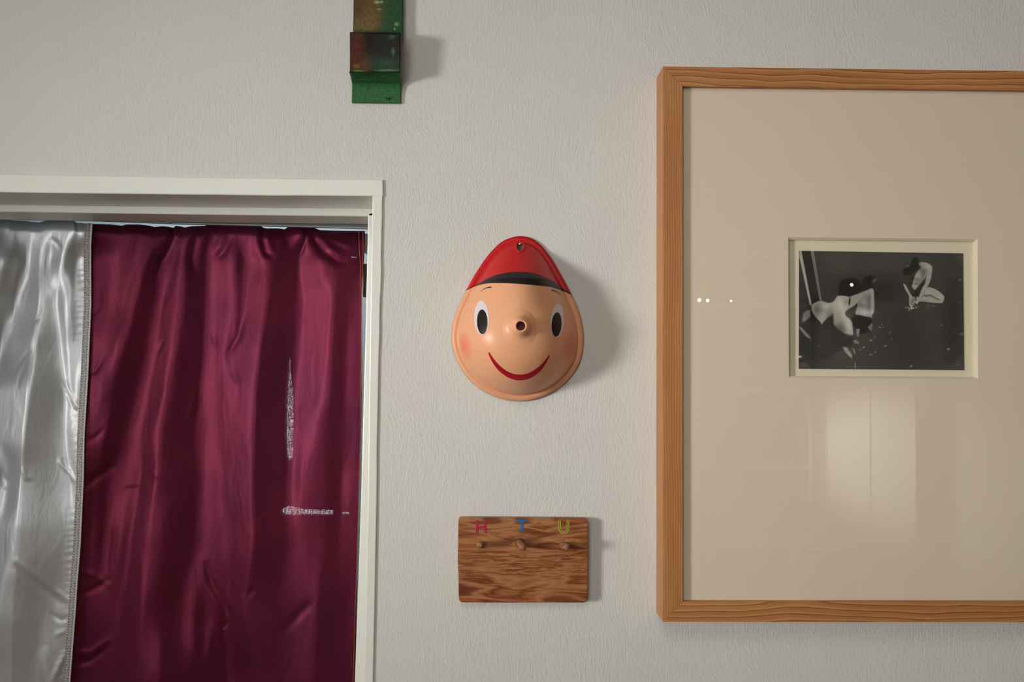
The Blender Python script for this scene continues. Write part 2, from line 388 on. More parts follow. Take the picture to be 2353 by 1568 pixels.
YC = .232
rows = {
 530: [(-90,.5),(-30,.6),(0,.8),(17,.7),(34,.5),(69,.6),(96,.9),(114,.75),(138,.9),(155,.8),(170,.75),(176,.4),(186,.8),(196,.45),(205,.4),(215,.3),(240,.35),(280,.4),(330,.3),(390,.35),(400,.1),(415,.6),(450,.3),(475,.12),(510,.55),(560,.5),(600,.45),(610,.15),(640,.35),(660,.4),(690,.5),(702,.35),(712,.1),(740,.4),(790,.45),(815,.4),(835,.3)],
 600: [(-90,.5),(-30,.6),(0,.5),(10,.3),(34,.12),(59,.2),(69,.6),(86,.9),(95,.5),(107,.25),(120,.8),(138,.8),(148,.25),(172,.22),(188,.7),(205,.5),(213,.4),(241,.45),(268,.55),(293,.35),(320,.65),(341,.25),(358,.1),(375,.3),(389,.65),(413,.75),(437,.2),(469,.3),(486,.6),(514,.78),(538,.6),(551,.25),(569,.6),(606,.75),(627,.4),(655,.2),(682,.25),(696,.78),(727,.75),(761,.4),(796,.28),(820,.2),(830,.35)],
 700: [(-90,.4),(-30,.3),(0,.1),(34,.1),(41,.5),(59,.92),(86,.85),(95,.35),(117,.28),(127,.4),(138,.92),(151,.6),(165,.25),(189,.4),(205,.5),(213,.4),(234,.2),(255,.55),(275,.42),(296,.68),(317,.15),(341,.08),(362,.35),(382,.85),(406,.6),(427,.25),(434,.12),(465,.18),(483,.6),(514,.8),(541,.6),(551,.3),(569,.75),(603,.75),(617,.35),(641,.12),(669,.25),(689,.5),(710,.85),(755,.8),(775,.3),(796,.2),(820,.3),(830,.3)],
 800: [(-90,.4),(-30,.2),(0,.15),(10,.5),(28,.9),(62,.85),(76,.6),(83,.25),(120,.28),(138,.4),(148,.92),(158,.5),(172,.42),(189,.5),(203,.5),(210,.5),(234,.55),(262,.72),(282,.28),(306,.06),(331,.18),(351,.5),(372,.82),(389,.7),(413,.25),(448,.18),(462,.12),(472,.5),(503,.75),(527,.52),(541,.7),(572,.78),(596,.65),(603,.2),(641,.12),(665,.18),(689,.6),(710,.78),(751,.72),(772,.25),(782,.08),(803,.4),(830,.25)],
 900: [(-90,.6),(-30,.7),(0,.8),(34,.85),(59,.92),(65,.5),(72,.28),(120,.25),(148,.32),(158,.8),(169,.38),(182,.8),(195,.5),(200,.5),(224,.6),(241,.32),(262,.18),(286,.08),(310,.18),(327,.4),(355,.78),(372,.85),(386,.35),(413,.18),(444,.18),(448,.08),(469,.6),(510,.75),(538,.65),(565,.8),(589,.55),(596,.15),(638,.1),(669,.28),(682,.7),(731,.78),(758,.5),(768,.12),(782,.12),(799,.4),(830,.3)],
 1000:[(-90,.6),(-30,.7),(0,.8),(28,.92),(52,.85),(57,.28),(103,.28),(148,.4),(155,.8),(172,.6),(190,.5),(196,.3),(234,.45),(248,.12),(269,.04),(296,.3),(320,.6),(344,.8),(362,.5),(379,.22),(430,.18),(441,.18),(465,.5),(503,.72),(565,.72),(586,.5),(593,.12),(638,.18),(655,.18),(686,.72),(720,.6),(758,.28),(768,.05),(782,.3),(813,.35),(829,.2)],
 1100:[(-90,.6),(-30,.5),(0,.25),(14,.5),(24,.8),(45,.92),(50,.32),(103,.25),(138,.3),(158,.4),(169,.7),(186,.5),(194,.12),(220,.12),(241,.08),(265,.3),(293,.45),(317,.4),(334,.8),(355,.7),(368,.25),(448,.18),(462,.35),(476,.6),(500,.5),(517,.7),(572,.72),(586,.25),(641,.1),(665,.4),(682,.7),(703,.5),(751,.3),(761,.03),(779,.12),(789,.4),(826,.3)],
 1250:[(-90,.6),(-30,.8),(0,.9),(21,.8),(34,.6),(45,.4),(86,.35),(138,.33),(165,.4),(180,.5),(186,.12),(213,.25),(234,.12),(255,.6),(272,.5),(286,.18),(306,.62),(331,.55),(348,.4),(379,.18),(430,.12),(445,.2),(469,.5),(503,.4),(538,.6),(575,.62),(586,.2),(641,.13),(686,.4),(727,.3),(748,.25),(758,.03),(772,.08),(782,.3),(822,.2)],
 1400:[(-90,.6),(-30,.7),(0,.6),(10,.4),(24,.5),(29,.28),(69,.2),(120,.3),(152,.5),(168,.5),(176,.1),(207,.2),(241,.3),(265,.3),(275,.45),(303,.62),(324,.5),(337,.18),(396,.1),(420,.2),(438,.42),(458,.12),(486,.35),(513,.22),(531,.55),(558,.5),(569,.28),(641,.18),(696,.3),(724,.35),(737,.08),(765,.04),(779,.14),(820,.2)],
 1568:[(-90,.6),(-30,.5),(0,.4),(10,.5),(24,.4),(28,.25),(86,.3),(100,.5),(117,.3),(145,.3),(157,.4),(169,.1),(193,.3),(241,.45),(275,.55),(327,.45),(351,.4),(372,.13),(448,.12),(503,.13),(520,.08),(545,.45),(593,.4),(606,.18),(641,.18),(692,.3),(720,.2),(730,.04),(765,.04),(779,.12),(817,.14)],
}
for k in rows:      # folds catch less of the beam further down: they lean a little more to the window there
    g = {1100:1.08, 1250:1.22, 1400:1.34, 1568:1.45}.get(k, 1.0)
    rows[k] = [(x, ((b*g+.02 if b > .16 else b) if x > 190 else (b-.10 if b < .5 else b*.97)) + (.16 if (x > 784 and k >= 700) else 0)) for x, b in rows[k]]
rows[1700] = rows[1568]
ky = [530,600,700,800,900,1000,1100,1250,1400,1568,1700]
guides = [[-90]*11,
 [96,95,86,80,70,57,50,40,29,26,26],
 [172,146,138,148,158,158,165,160,150,145,143],
 [206,206,205,203,198,190,186,180,168,157,150],
 [400,358,330,306,286,265,241,234,215,193,190],
 [415,410,385,375,368,344,338,312,303,290,285],
 [475,469,465,462,455,450,455,440,438,434,434],
 [610,630,617,603,596,593,586,583,569,600,605],
 [700,693,689,687,680,675,670,665,660,660,660],
 [800,800,790,782,772,768,761,758,750,745,742],
 [836,834,832,830,829,828,826,822,819,817,815]]
guides = np.array(guides, float)
def curtain_field():
    xs = np.arange(-90, 846, 1.5); ys = np.arange(508, 1704, 3.0)
    kn = np.arange(len(guides))*100.0
    B = np.zeros((len(ys), len(xs)))
    def tou(x, y):
        g = np.array([np.interp(y, ky, r) for r in guides]); return np.interp(x, g, kn)
    U = {k: tou(np.array([p[0] for p in rows[k]], float), k) for k in ky}
    V = {k: np.array([p[1] for p in rows[k]]) for k in ky}
    for j, y in enumerate(ys):
        yy = min(max(y, 530), 1700); i = min(np.searchsorted(ky, yy, 'right')-1, len(ky)-2)
        t = (yy-ky[i])/(ky[i+1]-ky[i]); t = t*t*(3-2*t)
        u = tou(xs, yy)
        B[j] = (1-t)*np.interp(u, U[ky[i]], V[ky[i]]) + t*np.interp(u, U[ky[i+1]], V[ky[i+1]])
    def gauss(A, s, ax):
        r = int(3*s)+1; k = np.exp(-.5*(np.arange(-r, r+1)/s)**2); k /= k.sum()
        pad = [(0,0),(0,0)]; pad[ax] = (r, r); Ap = np.pad(A, pad, 'edge')
        return np.apply_along_axis(lambda v: np.convolve(v, k, 'valid'), ax, Ap)
    B = gauss(gauss(B, 2.2, 1), 3, 0)
    ang = np.radians(np.clip((B-.37)*98, -44, 36))
    s = np.tan(ang)
    s -= gauss(s, 70, 1)*.45
    H = np.cumsum(s, 1)*1.5*(DIST+YC)/F
    H -= gauss(H, 100, 1)
    H = gauss(H, 2.5, 0)
    return xs, ys, H
cxs, cys, CH = curtain_field()
print('CURTAIN', CH.min(), CH.max())
CH = .055*np.tanh(CH/.055)
def crease(P, w, a, blend=18):
    global CH
    GX, GY = np.meshgrid(cxs, cys); P = np.array(P, float); d = np.full(GX.shape, 1e9); tt = np.zeros(GX.shape); L = len(P)-1
    for i in range(L):
        e = P[i+1]-P[i]; t = np.clip(((GX-P[i,0])*e[0]+(GY-P[i,1])*e[1])/(e@e), 0, 1)
        q = np.hypot(GX-P[i,0]-e[0]*t, GY-P[i,1]-e[1]*t); m = q < d; d = np.where(m, q, d); tt = np.where(m, (i+t)/L, tt)
    CH = CH + a*np.exp(-.5*(d/w)**2)*np.sin(np.pi*np.clip(tt*.9+.08, 0, 1))**.5
for P, w, a in [
    ([(602,516),(604,550),(611,580),(622,590)], 5, -.0075), ([(592,520),(590,560),(600,600)], 7, .004), ([(705,516),(702,548),(694,572),(686,588)], 3.5, -.0060),
    ([(712,522),(722,548),(745,580),(775,600),(800,602)], 6, -.0065), ([(725,524),(745,560),(772,580)], 6, .0040), ([(690,525),(688,545),(676,575)], 8, .0045),
    ([(470,520),(450,548),(440,590),(443,625)], 6, -.0070), ([(413,520),(418,532),(420,545)], 3, -.004), ([(408,524),(380,585),(350,640)], 6, -.0060), ([(396,540),(372,590)], 5, .003),
    ([(512,530),(505,560),(488,590)], 6, .0050), ([(530,545),(515,580),(500,592)], 4, -.003), ([(640,530),(648,570),(645,610)], 7, .003), ([(760,545),(790,560),(815,570)], 5, .0035),
    ([(205,735),(218,728),(232,718)], 2.6, -.0022), ([(203,862),(222,850),(238,820)], 3.2, -.0030), ([(200,1012),(218,1008),(240,985)], 3, -.0026), ([(194,1118),(225,1095),(262,1070)], 5, -.004),
    ([(190,1315),(212,1322),(250,1345)], 4, .003), ([(190,1365),(225,1350),(252,1330)], 4, -.0035), ([(178,1500),(210,1500),(250,1470)], 4, .0035), ([(178,1525),(205,1520),(248,1488)], 4, -.004),
    ([(290,1125),(325,1122)], 3, -.0025), ([(350,1085),(362,1100)], 3, .002), ([(362,810),(370,795),(374,785)], 2.5, -.0025), ([(435,965),(448,920),(440,880)], 5, .0025),
    ([(522,818),(548,775),(556,730)], 4, -.0035), ([(535,850),(545,880)], 4, -.002), ([(490,770),(496,800)], 3, -.002),
    ([(475,1300),(485,1335),(520,1400),(528,1425)], 5, -.0045), ([(462,1290),(470,1345),(500,1400)], 6, .0035), ([(528,1425),(515,1440),(505,1432)], 3, -.003), ([(565,1375),(584,1352)], 4, -.003), ([(555,1380),(570,1366)], 4, .002),
    ([(665,1440),(690,1410),(716,1385)], 6, -.0035), ([(432,1380),(440,1440),(450,1500)], 6, .0025), ([(486,1440),(478,1520)], 5, .0025), ([(512,1425),(520,1568)], 7, -.004),
    ([(52,1080),(60,1098),(72,1100)], 3, .0025), ([(138,1062),(158,1085),(170,1105)], 3, .0040), ([(145,1060),(162,1098)], 3, -.002), ([(0,1085),(15,1110),(10,1125)], 5, -.004), ([(40,1290),(90,1330),(158,1382)], 4, .0030), ([(38,1305),(90,1350),(150,1392)], 6, -.0025),
    ([(150,880),(170,925),(182,945)], 3, -.0028), ([(146,885),(162,925),(176,950)], 2.5, .0018), ([(95,700),(85,735),(93,728)], 2.5, -.002), ([(55,720),(60,690),(72,655)], 2.5, -.0015), ([(30,855),(48,830),(72,800)], 3, -.002), ([(62,830),(44,870),(40,895)], 2.5, -.0018),
    ([(120,550),(132,560),(140,575)], 3, -.002), ([(118,1412),(140,1425),(158,1420)], 3, -.002), ([(130,1460),(150,1450)], 3, .002), ([(100,1500),(95,1568)], 6, .003), ([(150,1500),(120,1568)], 4, .003)]:
    crease(P, w*1.25, a*.6)
_GX, _GY = np.meshgrid(cxs, cys); _sx = np.interp(_GY, [505,700,870,1000,1250,1568,1704], [213,209,202,194,185,161,152])
_d = np.abs(_GX-_sx+8)
CH = CH + .0007*np.exp(-_d/14)*np.sin(_GY*.42+1.5*np.sin(_GY*.071)+.05*_GX)*(.6+.4*np.sin(_GY*.021))
def cheight(x, y):
    i = np.clip((np.asarray(x)-cxs[0])/1.5, 0, len(cxs)-1.001); j = np.clip((np.asarray(y)-cys[0])/3, 0, len(cys)-1.001)
    i0 = i.astype(int); j0 = j.astype(int); a = i-i0; b = j-j0
    return (CH[j0,i0]*(1-a)*(1-b)+CH[j0,i0+1]*a*(1-b)+CH[j0+1,i0]*(1-a)*b+CH[j0+1,i0+1]*a*b)
topx = [-90,0,20,30,60,70,90,105,120,170,178,185,196,205,216,230,255,280,290,320,345,355,372,385,400,403,412,425,440,470,480,500,560,598,604,612,640,654,660,680,700,715,728,735,760,822,840]
topy = [500,501,503,507,508,510,512,507,506,508,513,512,514,513,515,515,516,519,516,516,519,522,520,521,524,519,520,523,520,519,516,516,517,519,523,525,525,527,523,517,517,521,526,529,530,531,531]
seam_y = [505,560,700,800,870,1000,1100,1250,1350,1400,1568,1704]
seam_x = [213,209,209.5,205,202,194,192,185,177,174,161,152]
edge_y = [505,575,620,660,700,760,870,1000,1200,1568,1704]
edge_x = [839,838,835,833,832,832,832,830,823,815,810]
def panel(name, xl, xr, nx, mat, par, dY=0.0, y1=1704, ny=360, thick=None, uvs=False):
    t = np.linspace(0, 1, nx); v = np.linspace(0, 1, ny)**1.15
    X = np.zeros((ny, nx)); Y = np.zeros((ny, nx))
    for it in range(3):
        yy = Y if it else np.full((ny, nx), 520.0)
        X = xl(yy)*(1-t) + xr(yy)*t
        ty = np.interp(X, topx, topy)
        Y = ty + (y1-ty)*v[:, None]
    H = cheight(X, Y)
    fade = np.clip((Y-np.interp(X, topx, topy))/26, 0, 1)          # the pocket curls back over the rod
    curl = .012*(1-fade)**2
    P = Wn(X, Y, YC)
    k = (YC - H + curl + dY - CAM.y)/(YC-CAM.y)
    P = np.array(CAM)[None, None] + (P-np.array(CAM)[None, None])*k[..., None]
    return grid(name, P, mat, par)
cur = root('curtain', (W(400,520,YC).x, YC, W(400,520,YC).z), 'satin curtain with a white panel stitched to a wide maroon panel in the doorway', 'curtain')
MAROON = mat_satin('maroon_satin', (.134,.0115,.037,1), (.112,.0105,.037,1), .47, .0, .08, .25, .62)
WHITE = mat_satin('white_satin', (.56,.575,.595,1), (.53,.555,.575,1), .44, .0, 0, .3, .62)
fs_ = lambda off: (lambda y: np.interp(y, seam_y, seam_x)+off)
panel('white_panel', lambda y: np.full_like(y, -90.0), fs_(-3), 200, WHITE, cur).__setitem__('label', 'white satin panel')
panel('maroon_panel', fs_(-5), lambda y: np.interp(y, edge_y, edge_x)-1, 420, MAROON, cur, .0012).__setitem__('label', 'maroon satin panel')
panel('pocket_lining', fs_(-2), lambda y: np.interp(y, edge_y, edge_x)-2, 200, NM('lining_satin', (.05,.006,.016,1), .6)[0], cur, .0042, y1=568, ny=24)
SEAM = NM('seam_cotton', (.44,.43,.425,1), .8)
nt = SEAM[1]; nz = noise(nt, mapping(nt, gworld(nt), (1, 1, 1.6)), 500, 3)
nt.links.new(ramp(nt, nz.outputs[0], [(.35, (.26,.23,.235,1)), (.62, (.60,.59,.58,1))]).outputs[0], SEAM[2].inputs['Base Color']); bump(nt, SEAM[2], nz.outputs[0], .6, .001)
st = panel('seam_tape', fs_(-17), fs_(0), 8, SEAM[0], cur, -.0022, ny=300); st['label'] = 'grey-white overlocked seam tape'
def stitches(name, off, y0, y1, step, ln, slant, rad, mat, dY, edgex=None, label=None):
    vs = []; fs = []
    y = y0
    while y < y1:
        xm = (np.interp(y, seam_y, seam_x) if edgex is None else edgex(y)) + off
        a = (xm-slant, y-ln/2); b = (xm+slant, y+ln/2); base = len(vs)
        for p in (a, b):
            h = float(cheight(np.array([p[0]]), np.array([p[1]]))[0])
            c = W(p[0], p[1], YC-h+dY)
            for q in range(4):
                an = math.pi*q/2; vs.append(c+Vector((math.cos(an)*rad, -.3*rad+math.sin(an)*rad*.6, math.cos(an+1)*rad)))
        fs += [(base+q, base+(q+1)%4, base+4+(q+1)%4, base+4+q) for q in range(4)] + [(base, base+1, base+2, base+3), (base+4, base+5, base+6, base+7)]
        y += step
    o = mesh(name, vs, fs, mat); adopt(o, cur); o['kind'] = 'stuff'
    if label: o['label'] = label
THW = NM('white_thread', (.72,.74,.71,1), .6)[0]; THP = NM('dark_thread', (.16,.09,.10,1), .8)[0]; THO = NM('orange_thread', (.52,.12,.045,1), .6)[0]
stitches('edge_stitching', -1.2, 516, 1690, 4.6, 4.2, .8, .0012, THW, -.0030, label='white thread stitching')
stitches('dark_stitching', -5.2, 518, 1690, 6.2, 2.2, 1.4, .00035, THP, -.0030, label='dark red thread stitching')
stitches('dark_stitching', -14.5, 518, 1690, 6.2, 2.2, 1.0, .00040, THP, -.0030, label='dark red thread stitching')
# side hem with its two orange stitch rows
hem_l = lambda y: np.interp(y, [505,545,600,640,680,740,1000,1704], [822,822,824,827,829.5,830,827.5,806.5])
hem_r = lambda y: np.interp(y, edge_y, edge_x)
HEMM = mat_satin('hem_satin', (.12,.011,.027,1), (.10,.010,.027,1), .45, .0, 0, .2, .6)
panel('side_hem', hem_l, hem_r, 6, HEMM, cur, -.0022, ny=200)['label'] = 'maroon folded hem'
stitches('hem_stitching', 0, 530, 1690, 3.6, 3.2, .25, .00035, THO, -.0030, lambda y: float(np.interp(y, [505,575,620,650,700,1000,1704], [823.5,825.5,829,829.5,831,828.5,807])), 'orange thread stitching')
stitches('hem_stitching', 0, 530, 900, 3.6, 3.2, .25, .00035, THO, -.0030, lambda y: float(np.interp(y, [505,575,620,650,700,1000], [833.5,834.5,832.5,832,831.8,829.5])), 'orange thread stitching')
tube('bar_tack', [W(807, 591, YC-.006), W(819.5, 592, YC-.006)], .0006, THW, cur, 6)
# rod inside the pocket
rod = root('curtain_rod', (W(400,540,YC).x, YC+.058, W(400,540,YC).z), 'thin white rod threaded through the curtain top, its end at the right jamb', 'curtain rod')
zr = W(841, 548, YC+.058)
tube('rod_bar', [(dl+.01, YC+.058, zr.z+.006), (zr.x+.006, YC+.058, zr.z)], .005, NM('white_rod', (.7,.7,.68,1), .4)[0], rod, 12)
box('rod_bracket', zr.x-.001, zr.x+.012, YC+.048, YC+.068, W(841,573,YC).z, W(841,527,YC).z, PAINT, rod, .001)

# ------------------------------------------------------------------ painted metal strip
def blobs(px, py, base, items):
    c = np.zeros(px.shape+(3,)); c[:] = np.array(base[:3])
    for (x, y, sx, sy, col, a) in items:
        w = a*np.exp(-.5*(((px-x)/sx)**2+((py-y)/sy)**2)**1.5); c = c*(1-w[..., None])+np.array(col[:3])*w[..., None]
    return c
GREEN = srgb(28,70,35); GM = mat_attr('worn_green_paint', .40, .12, .5)
def strip(name, prof, par, items, base, lx=(812, 925), ny=60, nx=60, lean=0.0, rag=.6):
    """prof: (photo y, stand-off) along the strip, from top to bottom; world x from a reference depth"""
    py = np.array([p[0] for p in prof], float); st_ = np.array([p[1] for p in prof], float)
    t = np.linspace(0, len(prof)-1, ny); ys = np.interp(t, range(len(py)), py); so = np.interp(t, range(len(st_)), st_)
    P = np.zeros((ny, nx, 3)); PX = np.zeros((ny, nx)); PY = np.zeros((ny, nx))
    for j in range(ny):
        xl = W(lx[0], 60, -.012).x + lean*(ys[j]-60)/1600; xr = W(lx[1], 60, -.012).x + lean*(ys[j]-60)/1600
        xr += math.sin(ys[j]*.11)*.0003 + rag*random.uniform(-.00025,.00025)
        for i in range(nx):
            s = i/(nx-1); x = xl+(xr-xl)*s
            yy = ys[j]; z = W(860, yy, -so[j]).z; wv = .0012*math.sin(s*5+yy*.02)*(so[j] > .015)
            P[j, i] = (x, -so[j]-wv, z); PX[j, i] = lx[0]+(lx[1]-lx[0])*s; PY[j, i] = yy
    o = grid(name, P, GM, par, True, blobs(PX, PY, base, items))
    m = o.modifiers.new('thick', 'SOLIDIFY'); m.thickness = .0022; m.offset = -1
    return o
BR = srgb(105,78,38); RB = srgb(86,38,28); DK = srgb(26,23,20); PALE = srgb(140,175,120)
gs = root('metal_strip', (W(862,100,0).x, -.012, W(862,240,0).z), 'bent strip of worn green and brown painted metal hanging above the doorway', 'metal strip')
strip('upper_section', [(-180,.012),(0,.0125),(75,.013)], gs, [(850,20,24,40,BR,.85),(838,55,24,16,srgb(112,88,48),.9),(825,5,14,30,srgb(92,58,30),.8),(866,5,6,2.5,PALE,.9),(876,4,3,2,PALE,.7),(912,55,4,3.5,PALE,.9),(907,66,1.6,2.4,PALE,.9),(871,21,4,2,PALE,.5),(870,76,50,5,DK,.7),(920,30,10,60,srgb(26,70,34),.6)], GREEN, ny=120)
strip('ledge', [(75.0,.0128),(75.2,.040)], gs, [], srgb(60,70,52), ny=6)
strip('middle_section', [(75.2,.0400),(78,.0412),(90,.0405),(120,.0385),(150,.0375),(162,.0380),(168,.0345)], gs,
      [(880,100,42,34,DK,.95),(905,90,20,28,srgb(22,18,20),.9),(830,100,12,26,RB,.9),(826,140,18,24,srgb(88,42,30),.85),(850,150,8,16,srgb(90,60,38),.6),(828,152,6,4,srgb(110,85,35),.8),(906,84,6,4,srgb(60,95,70),.6),(909,118,3,7,srgb(70,110,70),.8),(890,150,24,14,srgb(35,80,50),.6),(900,162,22,2,srgb(110,135,115),.7),(832,163,12,1.2,srgb(80,190,90),.7)], srgb(34,40,30), ny=90, lean=-.004)
strip('lower_section', [(168,.0345),(174,.025),(182,.016),(192,.0075),(200,.0055),(216,.0045),(237,.0035)], gs,
      [(855,171,4,1.6,DK,.9),(860,196,60,2,srgb(60,100,60),.5),(893,226,2.6,2.6,srgb(16,30,20),.95),(870,165,60,4,DK,.6),(860,187,40,1.5,srgb(24,60,34),.5)], srgb(48,98,54), ny=80, lean=-.022)
tube('wall_nail', [W(893,226,.0), W(893,226,-.0065)], .0016, NM('nail_steel', (.05,.07,.05,1), .5, .5, .6)[0], gs, 8)

# ------------------------------------------------------------------ wall mask (a plain smiling toy face)
OUT = [(1196,543),(1222,549),(1244,565),(1266,592),(1284,622),(1301,652),(1316,682),(1329,712),(1337,742),(1341,775),(1339,806),(1331,836),(1314,864),(1290,888),(1262,906),(1230,918),(1196,923),(1160,919),(1128,908),(1099,891),(1073,866),(1053,836),(1041,804),(1037,770),(1042,738),(1052,708),(1066,678),(1083,645),(1102,614),(1124,584),(1148,560),(1170,548)]
def catmull(P, n, closed=True):
    P = np.array(P, float); m = len(P); out = []
    rngk = range(m) if closed else range(m-1)
    for i in rngk:
        p0, p1, p2, p3 = (P[(i+k-1) % m] if closed else P[min(max(i+k-1, 0), m-1)] for k in range(4))
        for t in np.arange(n)/n:
            out.append(.5*((2*p1)+(-p0+p2)*t+(2*p0-5*p1+4*p2-p3)*t*t+(-p0+3*p1-3*p2+p3)*t**3))
    if not closed: out.append(P[-1])
    return np.array(out)
OC = catmull(OUT, 12)
MC = np.array([1190.0, 775.0])
oth = np.arctan2(OC[:,1]-MC[1], OC[:,0]-MC[0]); orr = np.hypot(OC[:,0]-MC[0], OC[:,1]-MC[1]); oi = np.argsort(oth)
oth = oth[oi]; orr = orr[oi]
oth = np.concatenate([oth-2*np.pi, oth, oth+2*np.pi]); orr = np.tile(orr, 3)
def mh(x, y):
    """stand-off of the mask surface from the wall at a photo position"""
    x = np.asarray(x, float); y = np.asarray(y, float)
    th = np.arctan2(y-MC[1], x-MC[0]); r = np.hypot(x-MC[0], y-MC[1]); R = np.interp(th, oth, orr)
    s = np.clip(r/R, 0, 1)
    w = 15.0/R                                   # flange about 15 px wide
    si = np.clip(s/(1-w), 0, 1)
    dome = .078*np.power(np.clip(1-si**2.35, 0, 1), .60)
    fl = np.clip((1-s)/w, 0, 1); rim = .0075 - .0045*(1-np.minimum(fl*2.2, 1))**2 + .0004*np.exp(-((fl-.38)/.3)**2)
    tip = np.clip((640-y)/70, 0, 1)              # towards the hanging hole the dome dies away
    return rim*(1-.35*tip) + dome*(1-.45*tip)
def MP(x, y, off=0.0):
    h = mh(x, y)+off; x = np.asarray(x, float); P = Wn(x, y, 0.0)
    k = (-h-CAM.y)/(0-CAM.y); return np.array(CAM)+(P-np.array(CAM))*k[..., None]
def plastic(name, col, rough=.30, blush=None):
    m, nt, b = NM(name, col, rough+.06, .3)
    b.inputs['Coat Weight'].default_value = .1; b.inputs['Coat Roughness'].default_value = .22
    b.inputs['Subsurface Weight'].default_value = .0
    if blush:
        P = gworld(nt); c = col
        for (px, py, r) in blush:
            q = MP(np.array(px), np.array(py)); d = N(nt, 'ShaderNodeVectorMath', operation='DISTANCE'); nt.links.new(P, d.inputs[0]); d.inputs[1].default_value = tuple(float(v) for v in q)
            rr = ramp(nt, math_(nt, 'DIVIDE', d.outputs['Value'], r), [(0, (.8,.8,.8,1)), (.4, (.5,.5,.5,1)), (1, (0,0,0,1))], 'EASE')
            c = mixc(nt, rr.outputs[0], c, srgb(226,96,60))
        nt.links.new(c, b.inputs['Base Color'])
    return m
SKIN = plastic('peach_plastic', srgb(226,164,124), .36, [(1066,796,.026), (1312,797,.028)])
RED = plastic('red_plastic', srgb(192,14,22), .33); BLK = plastic('black_plastic_paint', srgb(30,24,24), .33)
WHT = plastic('white_plastic_paint', srgb(214,204,206), .3); LIP = plastic('lip_plastic_paint', srgb(165,6,34), .33)
mask = root('wall_mask', (W(1190,923,0).x, -.004, W(1190,923,0).z), 'egg-shaped peach plastic mask with a smiling face and red cap on the wall', 'mask')
def fan(name, outline, mat, off, nr=12, hole=None):
    o = np.array(outline, float); c = o.mean(0); rs = np.linspace(0.001, 1, nr)
    X = c[0]+(o[:,0]-c[0])[None]*rs[:,None]; Y = c[1]+(o[:,1]-c[1])[None]*rs[:,None]
    X = np.concatenate([X, X[:, :1]], 1); Y = np.concatenate([Y, Y[:, :1]], 1)
    P = MP(X, Y, off); g = grid(name, P[::-1].copy(), mat, mask); return g
def ribbon(name, lo, hi, mat, off, nv=8, edge=True):
    lo = np.array(lo, float); hi = np.array(hi, float); t = np.linspace(0, 1, nv)[:, None]
    X = hi[:,0][None]*(1-t)+lo[:,0][None]*t; Y = hi[:,1][None]*(1-t)+lo[:,1][None]*t
    return X, Y, off, name, mat
def mkribbon(*a, **k):
    X, Y, off, name, mat = ribbon(*a, **k); return grid(name, MP(X, Y, off), mat, mask)
def resample(P, n):
    P = np.array(P, float); d = np.concatenate([[0], np.cumsum(np.hypot(*np.diff(P, axis=0).T))]); t = np.linspace(0, d[-1], n)
    return np.stack([np.interp(t, d, P[:,0]), np.interp(t, d, P[:,1])], 1)
# face shell: the whole egg, polar grid; the hanging hole is left open and its rim follows an ellipse
HC = np.array([1195.0, 567.5]); HA, HB = 8.0, 11.5
def shell(name, ths, s0, s1, nr, mat, off, rim=False, hole=False):
    R = np.interp(ths, oth, orr); s = s0[None]+(s1-s0)[None]*np.linspace(0, 1, nr)[:, None]**.8
    X = MC[0]+np.cos(ths)[None]*R[None]*s; Y = MC[1]+np.sin(ths)[None]*R[None]*s
    keep = None
    if hole:
        dx = X-HC[0]; dy = Y-HC[1]; e = np.sqrt((dx/HA)**2+(dy/HB)**2); ins = e < 1
        f = (ins[:-1,:-1] & ins[1:,:-1] & ins[1:,1:] & ins[:-1,1:]); keep = ~f
        ee = np.maximum(e, 1e-3); X = np.where(ins, HC[0]+dx/ee, X); Y = np.where(ins, HC[1]+dy/ee, Y)
    P = MP(X, Y, off)
    if rim:      # turn the edge back to the wall
        last = P[-1].copy(); ex = [last.copy()]
        for k, yy in enumerate((-.0035, -.0012)):
            q = last.copy(); q[:,1] = yy; ex.append(q)
        P = np.concatenate([P, np.array(ex)], 0)
        if keep is not None: keep = np.concatenate([keep, np.ones((3, keep.shape[1]), bool)], 0)
    return grid(name, P, mat, mask, keep=keep)
NT = 420
ths = np.linspace(-np.pi, np.pi, NT+1)
# cap brim as a curve from left edge to right edge of the egg
BRIM = catmull([(1071,667),(1092,656),(1110,646),(1135,634),(1165,627),(1196,625),(1230,629),(1262,642),(1290,660),(1314,677)], 14, False)
HAIRL = catmull([(1071,667.5),(1094,657),(1120,651),(1150,650),(1196,652),(1240,656),(1268,660),(1292,668),(1314,677.5)], 14, False)
def s_at(curve, th):
    a = np.arctan2(curve[:,1]-MC[1], curve[:,0]-MC[0]); r = np.hypot(curve[:,0]-MC[0], curve[:,1]-MC[1]); i = np.argsort(a)
    return np.interp(th, a[i], r[i])/np.interp(th, oth, orr)
aL = math.atan2(667-MC[1], 1071-MC[0]); aR = math.atan2(677-MC[1], 1314-MC[0])
